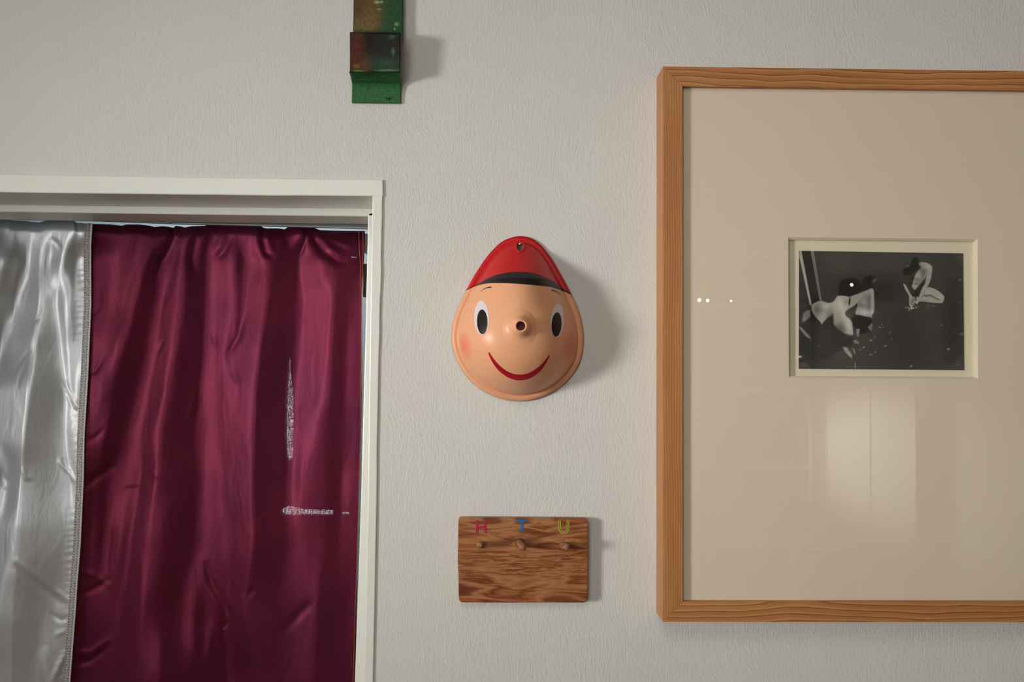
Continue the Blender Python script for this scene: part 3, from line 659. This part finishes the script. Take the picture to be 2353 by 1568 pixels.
# face (everything below the hair line)
inside = (ths >= aL) & (ths <= aR)
s1 = np.where(inside, s_at(HAIRL, ths), 1.0)
ths_f = ths
fo = shell('face_shell', ths_f, np.zeros(NT+1)+.002, s1, 70, SKIN, 0.0)
fo['label'] = 'peach face shell'
tl = np.concatenate([np.linspace(aR, aL+2*np.pi, 300)])
shell('flange', tl, np.ones(300)*.999, np.ones(300), 2, SKIN, 0.0, rim=True)['label'] = 'peach rolled edge'
tc = np.linspace(aL, aR, 330)
cp = shell('cap', tc, s_at(BRIM, tc), np.ones(330), 120, RED, .0006, rim=True, hole=True); cp['label'] = 'red pointed cap'
hr = shell('hair_band', tc, s_at(HAIRL, tc)-.004, s_at(BRIM, tc)+.004, 12, BLK, .0003); hr['label'] = 'black hair band under the cap'
hole = [(HC[0]+HA*1.12*math.cos(a), HC[1]+HB*1.1*math.sin(a)) for a in np.linspace(0, 2*np.pi, 33)[:-1]]
hp = MP(np.array([p[0] for p in hole]), np.array([p[1] for p in hole]), .0004)
tube('hole_rim', [Vector(p) for p in hp], .0017, RED, mask, 10, closed=True)
def ell(cx, cy, a, b, rot=0, n=48, pw=2.0, egg=0.0):
    out = []
    for t in np.linspace(0, 2*np.pi, n+1)[:-1]:
        x = a*np.sign(math.cos(t))*abs(math.cos(t))**(2/pw); y = b*np.sign(math.sin(t))*abs(math.sin(t))**(2/pw)
        x *= 1+egg*y/b
        out.append((cx+x*math.cos(rot)-y*math.sin(rot), cy+x*math.sin(rot)+y*math.cos(rot)))
    return out
fan('eye', ell(1106.5, 730.5, 17, 39.5, -.03, egg=.06), WHT, .0004)['label'] = 'white oval left eye'
fan('eye', ell(1281, 736.5, 15.5, 39, .05, egg=.06), WHT, .0004)['label'] = 'white oval right eye'
fan('pupil', ell(1108, 740, 12, 28.5, -.02), BLK, .0008)
fan('pupil', ell(1279, 746, 11.5, 28, .06), BLK, .0008)
def brow(P, wd):
    c = catmull(P, 10, False); n = len(c); t = np.linspace(0, 1, n)
    w = np.interp(t, [0, .5, .9, 1], [.3, wd*.7, wd, wd*.5])
    lo = c+np.stack([0*w, w], 1); hi = c-np.stack([0*w, w], 1)
    mkribbon('brow', lo, hi, BLK, .0005, nv=3)
brow([(1104,670),(1112,664.5),(1121,661),(1130,660)], 1.4)
brow([(1290,679),(1282,672.5),(1275,669),(1267,667)], 1.4)
UPL = catmull([(1124,810),(1137,829),(1155,847),(1175,858),(1196,861.5),(1216,857),(1236,845),(1251,830),(1262,815.5)], 8, False)
LOL = catmull([(1121.5,812),(1131,832),(1146,852),(1168,868),(1192,874.5),(1217,870),(1238,856),(1253,838),(1263.5,817.5)], 8, False)
mkribbon('mouth', LOL, UPL, LIP, .0005, nv=6)['label'] = 'thin red curved smile'
# short rounded snub nose with a round opening
def nose():
    cx, cy = 1193.5, 752; base = mh(np.array(cx), np.array(cy)); n = 48; prof = []
    tip = (1197, 749.5)
    rr = [41, 37, 33, 29, 25, 21.5, 18.6, 14.6, 13.2, 11.6, 10.4, 10.0, 9.8]
    hh = [-.0002, .0001, .0005, .0014, .0031, .0062, .0098, .0122, .0130, .0127, .0116, .0080, .0020]
    vs = []; fs = []
    for k, (r, h) in enumerate(zip(rr, hh)):
        f = min(k/6, 1); px = cx+(tip[0]-cx)*f; py = cy+(tip[1]-cy)*f + 5*(1-f)
        for i in range(n):
            a = 2*math.pi*i/n; x = px+r*math.cos(a); y = py+r*math.sin(a)*(1.0 if k > 4 else 1+.06*(4-k))
            hb = float(mh(np.array(x), np.array(y))) if k < 6 else 0
            mixk = max(0, 1-k/6); s = hb*mixk + float(base)*(1-mixk) + h
            vs.append(W(x, y, -s))
    m = len(rr)
    for k in range(m-1):
        for i in range(n): fs.append((k*n+i, k*n+(i+1)%n, (k+1)*n+(i+1)%n, (k+1)*n+i))
    o = fix(mesh('nose', vs, fs, SKIN, None, True)); adopt(o, mask); o['label'] = 'short round snub nose'
    c0 = len(vs); v2 = vs[(m-1)*n:]
    p = mesh('nose_opening', v2, [tuple(range(n))], NM('dark_red_inside', srgb(70,12,14), .5)[0]); adopt(p, mask)
nose()
BRASS = NM('brass', (.62,.44,.20,1), .28, .5, 1)[0]
nail = root('nail', W(1195, 562, 0), 'small round brass nail head in the hole of the mask cap', 'nail')
q = W(1195, 561, -.0105)
tube('nail_shank', [(q.x, .004, q.z), (q.x, -.011, q.z)], .0013, BRASS, nail, 12)
tube('nail_head', [(q.x, -.0098, q.z), (q.x, -.0112, q.z), (q.x, -.0125, q.z), (q.x, -.0132, q.z)], [.0024, .0027, .0021, .0009], BRASS, nail, 20)['label'] = 'domed brass head'

# ------------------------------------------------------------------ peg board
board = root('peg_board', (W(1200,1387,0).x, -.006, W(1200,1387,0).z), 'varnished wooden board with letters H T U and three pegs below the mask', 'peg board')
BF = -.0150
def rr_outline():
    raw = [(1052.5,1198),(1054,1192),(1060,1189.8),(1090,1190),(1200,1190.5),(1300,1191),(1343,1191.8),(1349,1194.5),(1351.5,1201),(1350.8,1224),(1351.5,1260),(1350.5,1320),(1350.2,1376),(1347.5,1383.5),(1341,1386.2),(1300,1386.4),(1200,1386.6),(1100,1386.4),(1061,1386),(1055.5,1382),(1053.6,1374),(1053,1330),(1051.4,1290),(1052,1240)]
    return raw
def plank():
    pts = rr_outline(); w = [W(x, y, BF) for x, y in pts]; n = len(w)
    cx = sum(v.x for v in w)/n; cz = sum(v.z for v in w)/n
    vs = []; rings = [(.9885, BF), (.995, BF+.0006), (.999, BF+.0020), (1.0, BF+.004), (1.0, -.0045), (.99, -.0015)]
    for f, y in rings:
        for v in w:
            fx = (v.x-cx); fz = (v.z-cz); k = 1-f; ax = .093*k; 
            vs.append((cx+fx*(1-k), y, cz+fz*(1-k*1.5)))
    m = len(rings); fs = [tuple(range(n))[::-1], tuple(range((m-1)*n, m*n))]
    for k in range(m-1):
        for i in range(n): fs.append((k*n+i, k*n+(i+1)%n, (k+1)*n+(i+1)%n, (k+1)*n+i))
    o = fix(mesh('plank', vs, fs, mat_board(), None, False))
    u = o.data.uv_layers.new(name='UVMap'); zmax = max(v[2] for v in vs); xmin = min(v[0] for v in vs)
    for l in o.data.loops:
        c = o.data.vertices[l.vertex_index].co; u.data[l.index].uv = (c.x-xmin, zmax-c.z+(c.y-BF)*1.0)
    for p in o.data.polygons: p.use_smooth = abs(p.normal.y) < .98
    adopt(o, board); o['label'] = 'flame-grained brown plank'
plank()
def letter(polys, mat, label, t=.0005):
    vs = []; fs = []
    for pts in polys:
        n = len(pts); b = len(vs)
        vs += [W(x, y, BF-t) for x, y in pts] + [W(x, y, BF+.0004) for x, y in pts]
        fs += [tuple(range(b, b+n)), tuple(range(b+2*n-1, b+n-1, -1))] + [(b+i, b+(i+1)%n, b+n+(i+1)%n, b+n+i) for i in range(n)]
    o = fix(mesh('letter', vs, fs, mat)); adopt(o, board); o['label'] = label
LR = NM('crimson_paint', srgb(172,18,62), .45)[0]; LB = NM('blue_paint', srgb(20,100,170), .45)[0]; LY = NM('yellow_green_paint', srgb(178,182,30), .45)[0]; LG = NM('green_ink', srgb(70,130,20), .45)[0]
letter([[(1093.5,1196),(1099,1196),(1099,1209.5),(1113,1208.5),(1112.5,1196.5),(1117,1196),(1118.3,1225.5),(1113,1225.5),(1113,1213.5),(1099.3,1215),(1099,1226),(1093.8,1226)]], LR, 'crimson letter H')
letter([[(1186,1194.6),(1210,1195.4),(1209.6,1200),(1202.3,1200.2),(1201.8,1224),(1196.5,1223.6),(1196.3,1200.2),(1186,1199.4)]], LB, 'blue letter T')
def upath(r, cx=1295.5, y0=1195.5, yc=1214.5):
    pts = [(cx-r, y0), (cx-r, yc)] + [(cx-r*math.cos(a), yc+r*.98*math.sin(a)) for a in np.linspace(0, math.pi, 13)[1:-1]] + [(cx+r, yc), (cx+r, y0)]
    return pts
def uring(r0, r1):
    a = upath(r0); b = upath(r1); return [[a[i], a[i+1], b[i+1], b[i]] for i in range(len(a)-1)]
letter(uring(12.6, 11.0), LY, 'yellow-green outlined letter U'); letter(uring(7.8, 6.5), LY, 'yellow-green inner outline of the letter U')
letter([[(x, y) for x, y in q] for q in uring(10.8, 8.0)], NM('thin_green_wash', srgb(120,118,30), .5)[0], 'thin green filling of the letter U', .0003)
PEGM, pnt, pb = NM('peg_wood', srgb(152,98,66), .5)
pn = noise(pnt, gworld(pnt), 420, 4); pnt.links.new(ramp(pnt, pn.outputs[0], [(.35, srgb(112,66,42)), (.65, srgb(176,122,86))]).outputs[0], pb.inputs['Base Color']); bump(pnt, pb, pn.outputs[0], .6, .0008)
def peg(bx, by, tx, ty, r, L, lab):
    b = W(bx, by, BF+.002); t = W(tx, ty, BF-L)
    d = t-b; pts = [b, b+d*.35, b+d*.8, b+d*.95, b+d]
    rad = [r, r*1.02, r*.97, r*.93, r*.72]
    o = tube('peg', pts, rad, PEGM, board, 14); o['label'] = lab
peg(1104, 1253, 1102, 1252.5, .0047, .024, 'left wooden peg pointing straight out')
peg(1193, 1246, 1201.5, 1260, .0053, .027, 'middle wooden peg tilted down'); 
peg(1292, 1254, 1303, 1258, .0050, .028, 'right wooden peg tilted right')
tube('peg_socket', [W(x, y, BF-.0002) for x, y in ell(1194.5, 1249, 9.3, 10.5, n=24)], .0008, NM('dark_socket_wood', srgb(84,48,30), .6)[0], board, 6, closed=True)  # dark brown ring around the middle peg

# ------------------------------------------------------------------ framed photograph
FY = -.0513            # front of the frame
TLf, BLf = W(1523.3, 152.5, FY), W(1523.3, 1430, FY)
fx0 = (TLf.x+BLf.x)/2; fz1 = TLf.z; fz0 = BLf.z
RW = (W(1569, 784, FY).x - W(1523.3, 784, FY).x)
fx1 = fx0 + (W(2030, 720, FY).x - (fx0+0))*2.0
pic = root('picture_frame', ((fx0+fx1)/2, FY/2, fz0), 'large light-wood framed black and white photograph with wide cream mat', 'framed picture')
def rail_piece(name, A, B, C_, D_, mat, uo, horizontal):
    """mitred rail: A-B outer edge, D-C inner edge (x,z)"""
    inx = {}
    fr = [(A, FY), (B, FY), (C_, FY), (D_, FY)]; bk = [(p, -.001) for p, _ in fr]
    vs = [(p[0], y, p[1]) for p, y in fr] + [(p[0], y, p[1]) for p, y in bk]
    fs = [(0,1,2,3), (7,6,5,4), (0,4,5,1), (1,5,6,2), (2,6,7,3), (3,7,4,0)]
    o = fix(mesh(name, vs, fs, mat))
    u = o.data.uv_layers.new(name='UVMap')
    for p in o.data.polygons:
        for li in p.loop_indices:
            c = o.data.vertices[o.data.loops[li].vertex_index].co
            al = c.x if horizontal else c.z; ac = c.z if horizontal else c.x
            ac0 = A[1] if horizontal else A[0]
            v = abs(ac-ac0) - (c.y-FY)*.9
            u.data[li].uv = (al+uo, v)
    bevel(o, .0005, 2); adopt(o, pic); return o
L_, M_, D_ = srgb(196,141,88), srgb(176,118,68), srgb(108,64,30)
P1 = mat_pine('pine_left', L_, M_, D_, 8.5, 1.3); P2 = mat_pine('pine_top', L_, M_, D_, 3.6, 4.2); P3 = mat_pine('pine_bottom', L_, M_, D_, 3.6, 8.9)
ix0, ix1, iz0, iz1 = fx0+RW, fx1-RW, fz0+RW, fz1-RW
rail_piece('rail', (fx0,fz0), (fx0,fz1), (ix0,iz1), (ix0,iz0), P1, 0, False)
rail_piece('rail', (fx0,fz1), (fx1,fz1), (ix1,iz1), (ix0,iz1), P2, .3, True)
rail_piece('rail', (fx0,fz0), (fx1,fz0), (ix1,iz0), (ix0,iz0), P3, .7, True)
rail_piece('rail', (fx1,fz0), (fx1,fz1), (ix1,iz1), (ix1,iz0), P1, .9, False)
MATM, mnt, mb = NM('mat_card', srgb(236,222,204), .85, .2)
bump(mnt, mb, noise(mnt, gworld(mnt), 1400, 2).outputs[0], .05, .0003)
BEV = NM('mat_bevel_card', srgb(232,224,204), .85)[0]; BACK = NM('backing_card', srgb(238,231,208), .85)[0]
YM = FY+.0085; YBk = YM+.0070
def ringmesh(name, outer, inner, y0, y1, mat):
    ox0, ox1, oz0, oz1 = outer
    vs = [(ox0,y0,oz0),(ox1,y0,oz0),(ox1,y0,oz1),(ox0,y0,oz1)] + [(p[0],y0,p[1]) for p in inner]
    fs = [(i, (i+1)%4, 4+(i+1)%4, 4+i) for i in range(4)]
    vs += [(v[0], y1, v[2]) for v in vs[:8]]
    fs += [(8+i, 12+i, 12+(i+1)%4, 8+(i+1)%4) for i in range(4)] + [(i, 8+i, 8+(i+1)%4, (i+1)%4) for i in range(4)] + [(4+i, 4+(i+1)%4, 12+(i+1)%4, 12+i) for i in range(4)]
    o = fix(mesh(name, vs, fs, mat)); adopt(o, pic); return o
def ctr(pts, Y): return [(W(x, y, Y).x, W(x, y, Y).z) for x, y in pts]
op = ctr([(1812.5,869),(2247.5,871.5),(2246.5,549.5),(1811,545.5)], YM)
# mat with bevelled window
op2 = [(op[0][0]+.0030, op[0][1]+.0030), (op[1][0]-.0030, op[1][1]+.0030), (op[2][0]-.0030, op[2][1]-.0030), (op[3][0]+.0030, op[3][1]-.0030)]
E = .003
ringmesh('mat_board', (ix0-E, ix1+E, iz0-E, iz1+E), op, YM, YM+.0005, MATM)['label'] = 'wide cream mat'
vs = [(p[0], YM+.0002, p[1]) for p in op] + [(p[0], YM+.0030, p[1]) for p in op2] + [(p[0], YM+.0034, p[1]) for p in op2] + [(p[0], YBk-.0002, p[1]) for p in op2]
fs = [(4*r+i, 4*r+(i+1)%4, 4*r+4+(i+1)%4, 4*r+4+i) for r in range(3) for i in range(4)]
adopt(mesh('mat_bevel', vs, fs, BEV), pic)['label'] = 'pale bevelled edge of the mat window'
box('backing_board', ix0-E, ix1+E, YBk, -.004, iz0-E, iz1+E, BACK, pic)
g = box('glass_pane', ix0-E, ix1+E, FY+.0052, FY+.0054, iz0-E, iz1+E, mat_glass(), pic); g['label'] = 'clear reflecting glass'
# the print: a flat dark black-and-white photograph, painted as colour data on its own sheet
def sd_poly(px, py, P):
    P = np.array(P, float); d = np.full(px.shape, 1e9); ins = np.zeros(px.shape, bool)
    n = len(P)
    for i in range(n):
        a = P[i]; b = P[(i+1)%n]; e = b-a; wx = px-a[0]; wy = py-a[1]
        t = np.clip((wx*e[0]+wy*e[1])/(e@e+1e-9), 0, 1); d = np.minimum(d, np.hypot(wx-e[0]*t, wy-e[1]*t))
        c = ((a[1] > py) != (b[1] > py)) & (px < (b[0]-a[0])*(py-a[1])/((b[1]-a[1]) if b[1] != a[1] else 1e-9)+a[0]); ins ^= c
    return np.where(ins, -d, d)
def make_print():
    nx, ny = 400, 290
    tl, tr, br, bl = (1836,576.5), (2213,582.5), (2215.5,851), (1835.5,848)
    u = np.linspace(0, 1, nx)[None]; v = np.linspace(0, 1, ny)[:, None]
    X = (tl[0]*(1-u)+tr[0]*u)*(1-v)+(bl[0]*(1-u)+br[0]*u)*v; Y = (tl[1]*(1-u)+tr[1]*u)*(1-v)+(bl[1]*(1-u)+br[1]*u)*v
    G = np.full(X.shape, 62.0)            # sRGB grey level; figures in zoom coordinates of a 4.2375x crop at (1790,520)
    zx = (X-1790)*4.2375; zy = (Y-520)*4.2375
    def S(px, py, s): return np.exp(-.5*(((zx-px)/s[0])**2+((zy-py)/s[1])**2))
    G += 8*S(700,350,(300,80)) - 16*S(300,1150,(160,300)) - 10*S(1200,1100,(160,260)) - 18*S(900,600,(260,90)) - 14*S(1700,900,(80,350)) + 8*S(560,1250,(150,200)) - 8*S(300,500,(120,200))
    def poly(P, g, soft=4, a=1.0, shade=None):
        nonlocal G
        if len(P) > 7: P = catmull(P, 4)
        sd = sd_poly(zx, zy, P); w = a*np.clip(.5-sd/(2*soft), 0, 1); w = w*w*(3-2*w)
        gg = g if shade is None else g+shade(sd)
        G = G*(1-w)+gg*w
    def blob(x, y, sx, sy, d, rot=0):
        nonlocal G
        c, s = math.cos(rot), math.sin(rot); dx = (zx-x)*c+(zy-y)*s; dy = -(zx-x)*s+(zy-y)*c
        G = G+d*np.exp(-.5*((dx/sx)**2+(dy/sy)**2))
    # door posts at the left
    poly([(215,238),(310,238),(405,720),(330,760)], 44, 8)
    poly([(200,238),(218,238),(318,770),(300,768),(198,300)], 150, 4)
    poly([(308,238),(336,238),(414,718),(396,720)], 122, 4)
    poly([(322,260),(328,260),(404,700),(398,700)], 70, 3)
    # far standing figure
    poly([(752,690),(800,640),(870,610),(918,615),(928,700),(928,820),(905,870),(893,895),(770,870),(745,845),(760,780)], 148, 8)
    blob(850,700,60,40,-24); blob(800,770,60,16,-30,.2); blob(880,760,18,70,-30); blob(860,840,60,14,26); blob(905,760,6,90,20); blob(770,730,20,60,-20)
    poly([(765,862),(895,890),(915,960),(905,1030),(790,1050),(740,1000),(700,900)], 36, 10)
    poly([(750,1000),(788,1000),(775,1075),(757,1075)], 120, 6); poly([(862,985),(905,940),(915,960),(900,1030)], 105, 8)
    poly([(800,560),(830,500),(890,480),(950,500),(945,560),(900,600),(840,630),(790,640)], 34, 10)
    blob(930,530,22,10,60,-.8)
    # near figure with its back turned
    poly([(590,680),(580,600),(610,530),(680,505),(760,520),(790,580),(790,650),(760,690),(680,700),(620,705)], 30, 10)
    poly([(318,775),(355,742),(410,725),(470,745),(530,735),(575,680),(680,690),(676,760),(690,785),(650,830),(650,870),(700,920),(718,990),(716,1063),(660,1080),(560,1000),(525,960),(522,880),(470,900),(420,955),(400,930),(330,850)], 156, 8)
    poly([(680,690),(790,650),(830,655),(800,700),(740,770),(645,828),(690,765)], 138, 5)
    poly([(684,700),(700,692),(692,760),(678,745)], 40, 3)
    blob(600,760,40,40,18); blob(370,810,40,55,-60,.3); blob(500,900,30,70,-50); blob(600,940,22,90,-24,-.2); blob(680,960,20,70,24); blob(570,1010,60,40,-60); blob(440,780,40,16,16); blob(650,740,22,30,-26); blob(620,870,40,60,12)
    poly([(500,880),(524,860),(535,960),(640,1045),(720,1070),(722,1150),(600,1200),(430,1300),(410,1100),(420,960)], 52, 14)
    poly([(232,860),(260,825),(305,815),(306,880),(270,915),(235,930)], 104, 8); blob(235,915,16,20,36)
    poly([(200,970),(225,990),(290,1060),(318,1108),(262,1075),(200,1000)], 112, 5)
    poly([(718,1120),(745,1105),(775,1125),(778,1150),(735,1140)], 118, 6)
    poly([(620,1175),(660,1180),(710,1250),(712,1290),(680,1265),(640,1220)], 138, 8)
    poly([(712,1185),(735,1195),(745,1245),(732,1240)], 116, 4); poly([(738,1330),(748,1330),(746,1388),(738,1388)], 118, 3)
    # seated figure at the right
    poly([(1345,360),(1400,350),(1450,362),(1490,395),(1488,460),(1474,530),(1440,600),(1400,680),(1385,700),(1360,720),(1335,700),(1395,600),(1420,560),(1435,480),(1400,540),(1330,618),(1296,590),(1300,560),(1330,470),(1380,400)], 142, 5)
    blob(1410,440,24,24,-40); blob(1340,520,40,14,-34,.3); blob(1400,490,12,30,-30,.3); blob(1340,560,34,8,-36,.1); blob(1455,400,20,20,18); blob(1380,400,10,30,-30)
    poly([(1330,618),(1410,520),(1415,545),(1360,690),(1300,680)], 44, 8)
    poly([(1210,562),(1235,575),(1265,630),(1300,690),(1320,720),(1290,735),(1262,670),(1228,615)], 146, 5)
    poly([(1440,600),(1500,605),(1560,635),(1605,680),(1608,710),(1590,745),(1540,748),(1440,740),(1370,735),(1345,760),(1325,740),(1360,705),(1400,690)], 146, 5)
    poly([(1420,690),(1470,682),(1550,722),(1580,720),(1540,700),(1470,665),(1410,670)], 92, 5)
    blob(1560,690,24,16,14); blob(1400,725,30,10,-14)
    poly([(1265,690),(1320,685),(1330,740),(1290,785),(1268,770)], 134, 6); blob(1300,730,6,24,-40,.5)
    poly([(1205,440),(1240,400),(1280,380),(1290,330),(1340,300),(1365,350),(1350,420),(1290,470),(1215,470)], 36, 12)
    poly([(1235,388),(1270,388),(1270,394),(1235,394)], 110, 3)
    for k in range(46):
        blob(1290+rng.normal()*30, 800+rng.normal()*18, 5, 4, rng.uniform(10, 60), rng.uniform(0, 3))
    for x, y, s, d in ((985,985,6,90),(1000,958,5,90),(1015,982,5,80),(968,992,4,70),(895,1112,10,70),(935,1080,7,60),(825,1180,9,70),(790,1205,8,50),(1032,1168,8,60),(1045,1165,5,60),(940,1228,6,70),(895,1250,10,50),(1095,1098,5,90),(1080,1035,8,60),(390,1168,8,40),(1765,522,8,90),(1760,740,6,60),(1650,1198,9,100),(1580,965,8,40),(1780,1052,14,50),(205,1272,12,150),(1285,1365,10,80),(1340,938,7,30),(1510,778,9,40),(1705,1000,12,16)):
        blob(x, y, s, s*.6, d, rng.uniform(-.6, .2))
    for k in range(14): blob(900+k*8, 1255-k*7+math.sin(k)*3, 4, 2, 24)
    poly([(1610,1390),(1800,1250),(1800,1400)], 74, 20, .6); poly([(1690,270),(1790,265),(1790,400)], 80, 24, .5)
    poly([(195,1330),(260,1320),(320,1385),(200,1390)], 84, 16, .6)
    blob(1290,1150,120,230,-3)
    for k in range(40): blob(rng.uniform(200,1790), rng.uniform(250,1390), rng.uniform(20,90), rng.uniform(15,60), rng.uniform(-5,5), rng.uniform(0,3))
    G = G + (rng.normal(size=(ny//3+1, nx//6+1)).repeat(3, 0).repeat(6, 1)[:ny, :nx])*1.6 + rng.normal(size=G.shape)*1.5
    G = np.clip((G-50)*1.28+60, 16, 235)/255
    lin = np.where(G <= .04045, G/12.92, ((G+.055)/1.055)**2.4)
    col = np.stack([lin*1.02, lin*1.0, lin*.93], -1)
    a = .8*S(1450,785,(24,22)); col[...,1] += a*.05; col[...,0] += a*.03
    P = Wn(X, Y, YBk-.0010)
    o = grid('photo_print', P, mat_attr('photo_paper', .35, .35), pic, False, col)
    o['label'] = 'dark black and white print of bare-backed figures'
    m = o.modifiers.new('t', 'SOLIDIFY'); m.thickness = .0004; m.offset = -1
make_print()

# ------------------------------------------------------------------ room seen in the glass (mirror of the real room behind the camera)
YV = lambda yb: 2*(FY+.0053)-yb
def refl(px, py, yb): p = W(px, py, YV(yb)); return p.x, p.z
CAB = NM('white_cabinet_lacquer', (.60,.575,.53,1), .35, .5)[0]
ward = root('wardrobe', (2.0, YF+.3, 0), 'tall white wardrobe with two doors behind the viewer, mirrored in the picture glass', 'wardrobe')
yb = YF+.50
xa, _ = refl(1900, 900, yb); xb, _ = refl(2002, 900, yb); xc, _ = refl(2104, 900, yb)
_, zt = refl(2000, 520, yb); zt = min(zt, ZC-.15); zb = .08
box('carcass', xa, xc, YF+.005, yb-.022, .0, zt, CAB, ward)
box('door', xa+.002, xb-.008, yb-.02, yb, zb, zt, CAB, ward, .002); box('door', xb+.008, xc-.002, yb-.02, yb, zb, zt, CAB, ward, .002)
chair = root('metal_chair', (1.4, -3.2, 0), 'chrome framed chair with a brown back pad, mirrored low in the picture glass', 'chair')
yb2 = -3.0
def cp_(px, py): x, z = refl(px, py, yb2); return (x, yb2, z)
CHR = NM('chrome', (.8,.8,.8,1), .15, .5, 1)[0]; PAD = NM('brown_vinyl', (.16,.10,.06,1), .5)[0]
a = cp_(1835, 1260); b_ = cp_(1945, 1245); c_ = cp_(1960, 1265)
xl_, xr_ = a[0], c_[0]; ztop = a[2]+.01
tube('chair_frame', [(xl_, yb2, 0.0), (xl_, yb2, ztop-.05), (xl_+.015, yb2, ztop-.012), (xl_+.05, yb2, ztop), (xr_-.05, yb2, ztop), (xr_-.015, yb2, ztop-.012), (xr_, yb2, ztop-.05), (xr_, yb2, 0.0)], .011, CHR, chair, 12)
for sx in (xl_, xr_): tube('leg', [(sx, yb2-.42, 0), (sx, yb2-.42, .45), (sx, yb2, .45)], .011, CHR, chair, 12)
box('backrest', xl_+.014, xr_-.014, yb2-.02, yb2+.012, ztop-.32, ztop-.02, PAD, chair, .008)
box('seat', xl_+.01, xr_-.01, yb2-.42, yb2-.01, .44, .48, PAD, chair, .01)
shelf = root('shelf_unit', (.9, YF+.2, 0), 'open white shelf unit on the far wall, mirrored at the left of the picture glass', 'shelf')
yb3 = YF+.35
xs0, zs = refl(1600, 905, yb3); xs1 = xa-.03
SHF = NM('shelf_brown', (.28,.22,.16,1), .6)[0]
box('side_panel', xs0, xs0+.02, YF+.003, yb3, 0, zs+.5, CAB, shelf); box('side_panel', xs1-.02, xs1, YF+.003, yb3, 0, zs+.5, CAB, shelf)
box('back_panel', xs0+.02, xs1-.02, YF+.003, YF+.02, .05, zs+.5, SHF, shelf)
for z in (zs+.48, zs, zs-.42, zs-.85): box('shelf_board', xs0+.02, xs1-.02, YF+.02, yb3-.005, z, z+.025, CAB, shelf)
for i, (px, w_, h_, col) in enumerate(((1640,.10,.22,(.35,.2,.1,1)), (1700,.14,.12,(.5,.35,.2,1)), (1760,.09,.26,(.12,.12,.12,1)), (1830,.16,.18,(.45,.36,.2,1)))):
    x, _ = refl(px, 900, yb3)
    b2 = box('storage_box', x-w_/2, x+w_/2, YF+.06, yb3-.06, zs+.5055, zs+.5055+h_, NM('box_card_%d' % i, col, .7)[0], None, .004)
    tag(b2, ['tall brown storage box leftmost on the shelf unit', 'low tan storage box second from left on the shelf unit', 'black storage box third from left on the shelf unit', 'wide olive storage box rightmost on the shelf unit'][i], 'box', 'storage boxes on the shelf unit')
BULB = mat_emit('bulb_glow', (1,.93,.8,1), 12)
lamps = [(1607,690,.010), (1626,691,.009), (1680,692,.006), (1957,655,.009)]
lamp = root('string_lights', (.5, YF+.6, 2.0), 'small bare bulbs on a wire, seen as bright dots in the picture glass', 'string lights')
pts = []
for px, py, r in lamps:
    x, z = refl(px, py, -3.4); pts.append((x, -3.4, z+.05))
    tube('bulb', [(x, -3.4, z-r), (x, -3.4, z-r*.6), (x, -3.4, z), (x, -3.4, z+r*.6), (x, -3.4, z+r)], [r*.2, r*.8, r, r*.8, r*.4], BULB, lamp, 12)
    tube('cord', [(x, -3.4, z+r*.8), (x, -3.4, ZC)], .0010, DARKW, lamp, 6)
